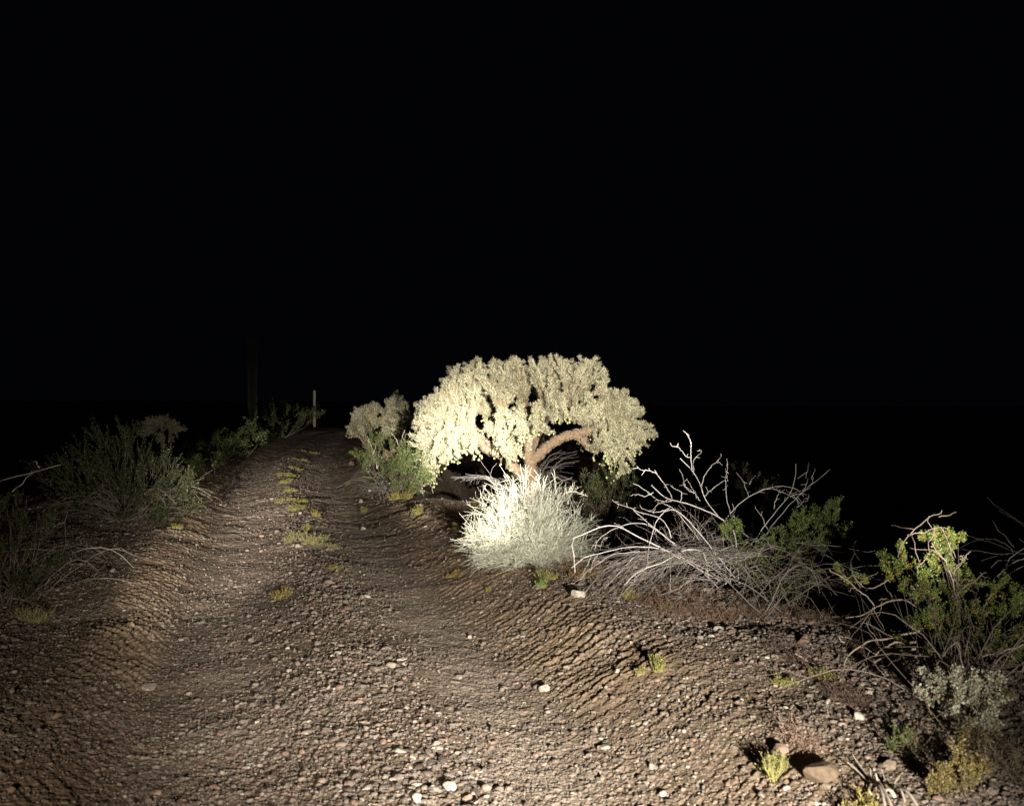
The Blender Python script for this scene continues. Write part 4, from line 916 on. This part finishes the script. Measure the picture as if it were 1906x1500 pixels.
for i, a in enumerate([
    (552, 948, 26, 18, 'bright yellow green weed, lowest of the upper centre ridge patch', 0, CG), (532, 932, 24, 14, 'yellow green weed just left above the lowest one of the upper patch', 0, CG),
    (560, 935, 16, 10, 'small yellow weed on the right of the upper centre ridge patch', 0, CG), (538, 914, 20, 12, 'weed halfway up the centre ridge', 0, CG),
    (540, 897, 26, 10, 'flat yellow weed on the centre ridge, second row from the bend', 0, CG), (535, 885, 26, 11, 'dull green weed on the centre ridge near the bend', 0, CG),
    (548, 872, 22, 9, 'dull weed on the centre ridge, just below the bend', 0, CG), (560, 858, 24, 8, 'dim weed on the centre ridge at the bend', 0, CG), (575, 842, 24, 7, 'dimmest weed beyond the bend of the centre ridge', 0, CG),
    (588, 962, 14, 14, 'small orange yellow weed in the middle of the track', 2, CG), (572, 985, 12, 14, 'single thin yellow sprig above the pale weed patch', 0, CG),
    (555, 1003, 40, 18, 'pale straw weed, left part of the grey yellow patch', 1, CG), (585, 1010, 34, 20, 'pale straw weed in the middle of the grey yellow patch', 1, CG), (618, 1018, 40, 12, 'low pale straw weed, right part of the grey yellow patch', 1, CG),
    (622, 1058, 16, 12, 'small green weed below the pale weed patch', 0, CG), (520, 1112, 34, 18, 'yellow weed lying alone left of the centre ridge stones', 2, None),
    (744, 930, 38, 22, 'orange yellow mound weed at the foot of the green shrub', 2, None), (720, 915, 14, 14, 'small orange yellow weed left above the mound weed', 2, None),
    (772, 958, 22, 16, 'yellow green tuft on the bank crest below the mound weed', 0, None), (678, 952, 14, 10, 'small olive tuft by two pale stones', 0, None),
    (885, 945, 22, 14, 'dim yellow tuft behind the left side of the bleached bush', 2, None), (848, 988, 16, 14, 'olive tuft touching the left edge of the bleached bush', 0, None),
    (845, 1070, 36, 8, 'flat brownish yellow weed on the rippled right bank', 2, None), (1018, 1080, 30, 24, 'yellow green tuft below the bleached bush', 0, None), (1008, 1092, 18, 14, 'small fresh green plant under the yellow tuft below the bleached bush', 3, None),
    (1172, 1112, 28, 18, 'yellow green tuft under the dead white twigs', 0, None), (1246, 1132, 16, 12, 'small green tuft at the lower fringe of the dead shrub', 3, None),
    (1220, 1246, 34, 30, 'yellow green tuft on the stony right bank', 0, None), (1190, 1256, 18, 16, 'smaller tuft left of the yellow green one on the stony bank', 0, None),
    (1446, 1440, 50, 46, 'large yellow green tuft beside the big brown boulder', 0, None), (1600, 1512, 56, 34, 'yellow tuft cut by the bottom edge near the dead branches', 2, None),
    (1462, 1272, 40, 18, 'dark olive weed on the stony slope', 0, None), (1535, 1262, 40, 22, 'dark olive weed under the bare arching branches', 0, None),
    (1870, 1300, 24, 18, 'dull straw tuft right of the grey leaved shrub', 1, None), (910, 1100, 8, 8, 'tiny olive sprig on the rippled bank', 0, None),
    (330, 985, 18, 12, 'dim olive weed at the right foot of the big left shrub', 0, None), (60, 1150, 60, 30, 'dim grey weed on the left verge near the fallen branch', 1, None),
    ]):
    tuft(a[0], a[1], a[2], a[3], a[4], 300 + i, a[5], a[6])

# ------------------------------------------------------------------ saguaro and post
def saguaro(px, by, ty, wpx, d, label, seed):
    rng = np.random.default_rng(seed); k = d / F; b = np.array([(px - 953) * k, d, CAMZ - (by - 740) * k]); H = (by - ty) * k; R = wpx * k / 2; gz = float(ground_z(b[0], b[1])[0]) - b[2] - .2
    root = thing('saguaro', b, label, 'cactus'); nr = 18; m = 40; n = nr * 6
    th = np.arange(n) * 2 * math.pi / n; zz = np.linspace(min(-.3, gz), H, m)
    r = R * (1 - .08 * np.cos(zz / H * 3)) * np.where(zz > H - R, np.sqrt(np.clip(1 - ((zz - H + R) / R) ** 2, .002, 1)), 1)
    rib = 1 + .10 * np.cos(th * nr)
    V = np.stack([r[:, None] * rib * np.cos(th), r[:, None] * rib * np.sin(th), np.repeat(zz[:, None], n, 1)], -1) + b
    i = np.arange(m - 1)[:, None] * n + np.arange(n)[None]; j = np.arange(m - 1)[:, None] * n + (np.arange(n)[None] + 1) % n
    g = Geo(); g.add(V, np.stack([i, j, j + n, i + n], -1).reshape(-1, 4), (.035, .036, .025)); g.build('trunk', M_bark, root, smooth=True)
    g = Geo(); q = rng.integers(0, nr, 4000); a = q * 2 * math.pi / nr; z = rng.uniform(0, H * .98, 4000)
    dd = np.stack([np.cos(a), np.sin(a), np.zeros(4000)], 1); o = b + dd * R * 1.08; o[:, 2] = b[2] + z
    g.spikes(o, unit(dd + .6 * rnd_dir(rng, 4000)), .05, .008, (.35, .3, .22), rng); g.build('spines', M_spine, root)
saguaro(470, 762, 628, 14, 50, 'tall single column saguaro standing dim in the dark at the left', 1)
# white marker post
d = 46.; k = d / F; pb = np.array([(585.5 - 953) * k, d, CAMZ - (762 - 740) * k]); pt = thing('marker_post', pb, 'weathered wooden post standing at the far end of the track', 'post')
g = Geo(); H = 36 * k; wv = .06
for zi, (z0, z1_, s0, s1) in enumerate([(min(-.3, float(ground_z(pb[0], pb[1])[0]) - pb[2] - .2), H - .04, 1, .96)]):
    lv = np.linspace(z0, z1_, 14); V = []
    rg2 = np.random.default_rng(3)
    for z in lv:
        s = (1 - .04 * (z / H)) * wv; ch = .25
        ring = [(-1, -1 + ch), (-1 + ch, -1), (1 - ch, -1), (1, -1 + ch), (1, 1 - ch), (1 - ch, 1), (-1 + ch, 1), (-1, 1 - ch)]
        V += [(a * s + rg2.normal() * .003, b_ * s * .8 + rg2.normal() * .003, z) for a, b_ in ring]
    V += [(0.01, 0, z1_ + .05)]
    V = np.array(V) + pb; n = 8; i = np.arange(13)[:, None] * n + np.arange(n); j = np.arange(13)[:, None] * n + (np.arange(n) + 1) % n
    g.add(V, np.stack([i, j, j + n, i + n], -1).reshape(-1, 4), (.36, .32, .27))
    g.f[3].append(np.array([[13 * 8 + q, 13 * 8 + (q + 1) % 8, 14 * 8] for q in range(8)]))
g.build('post_shaft', M_post, pt)
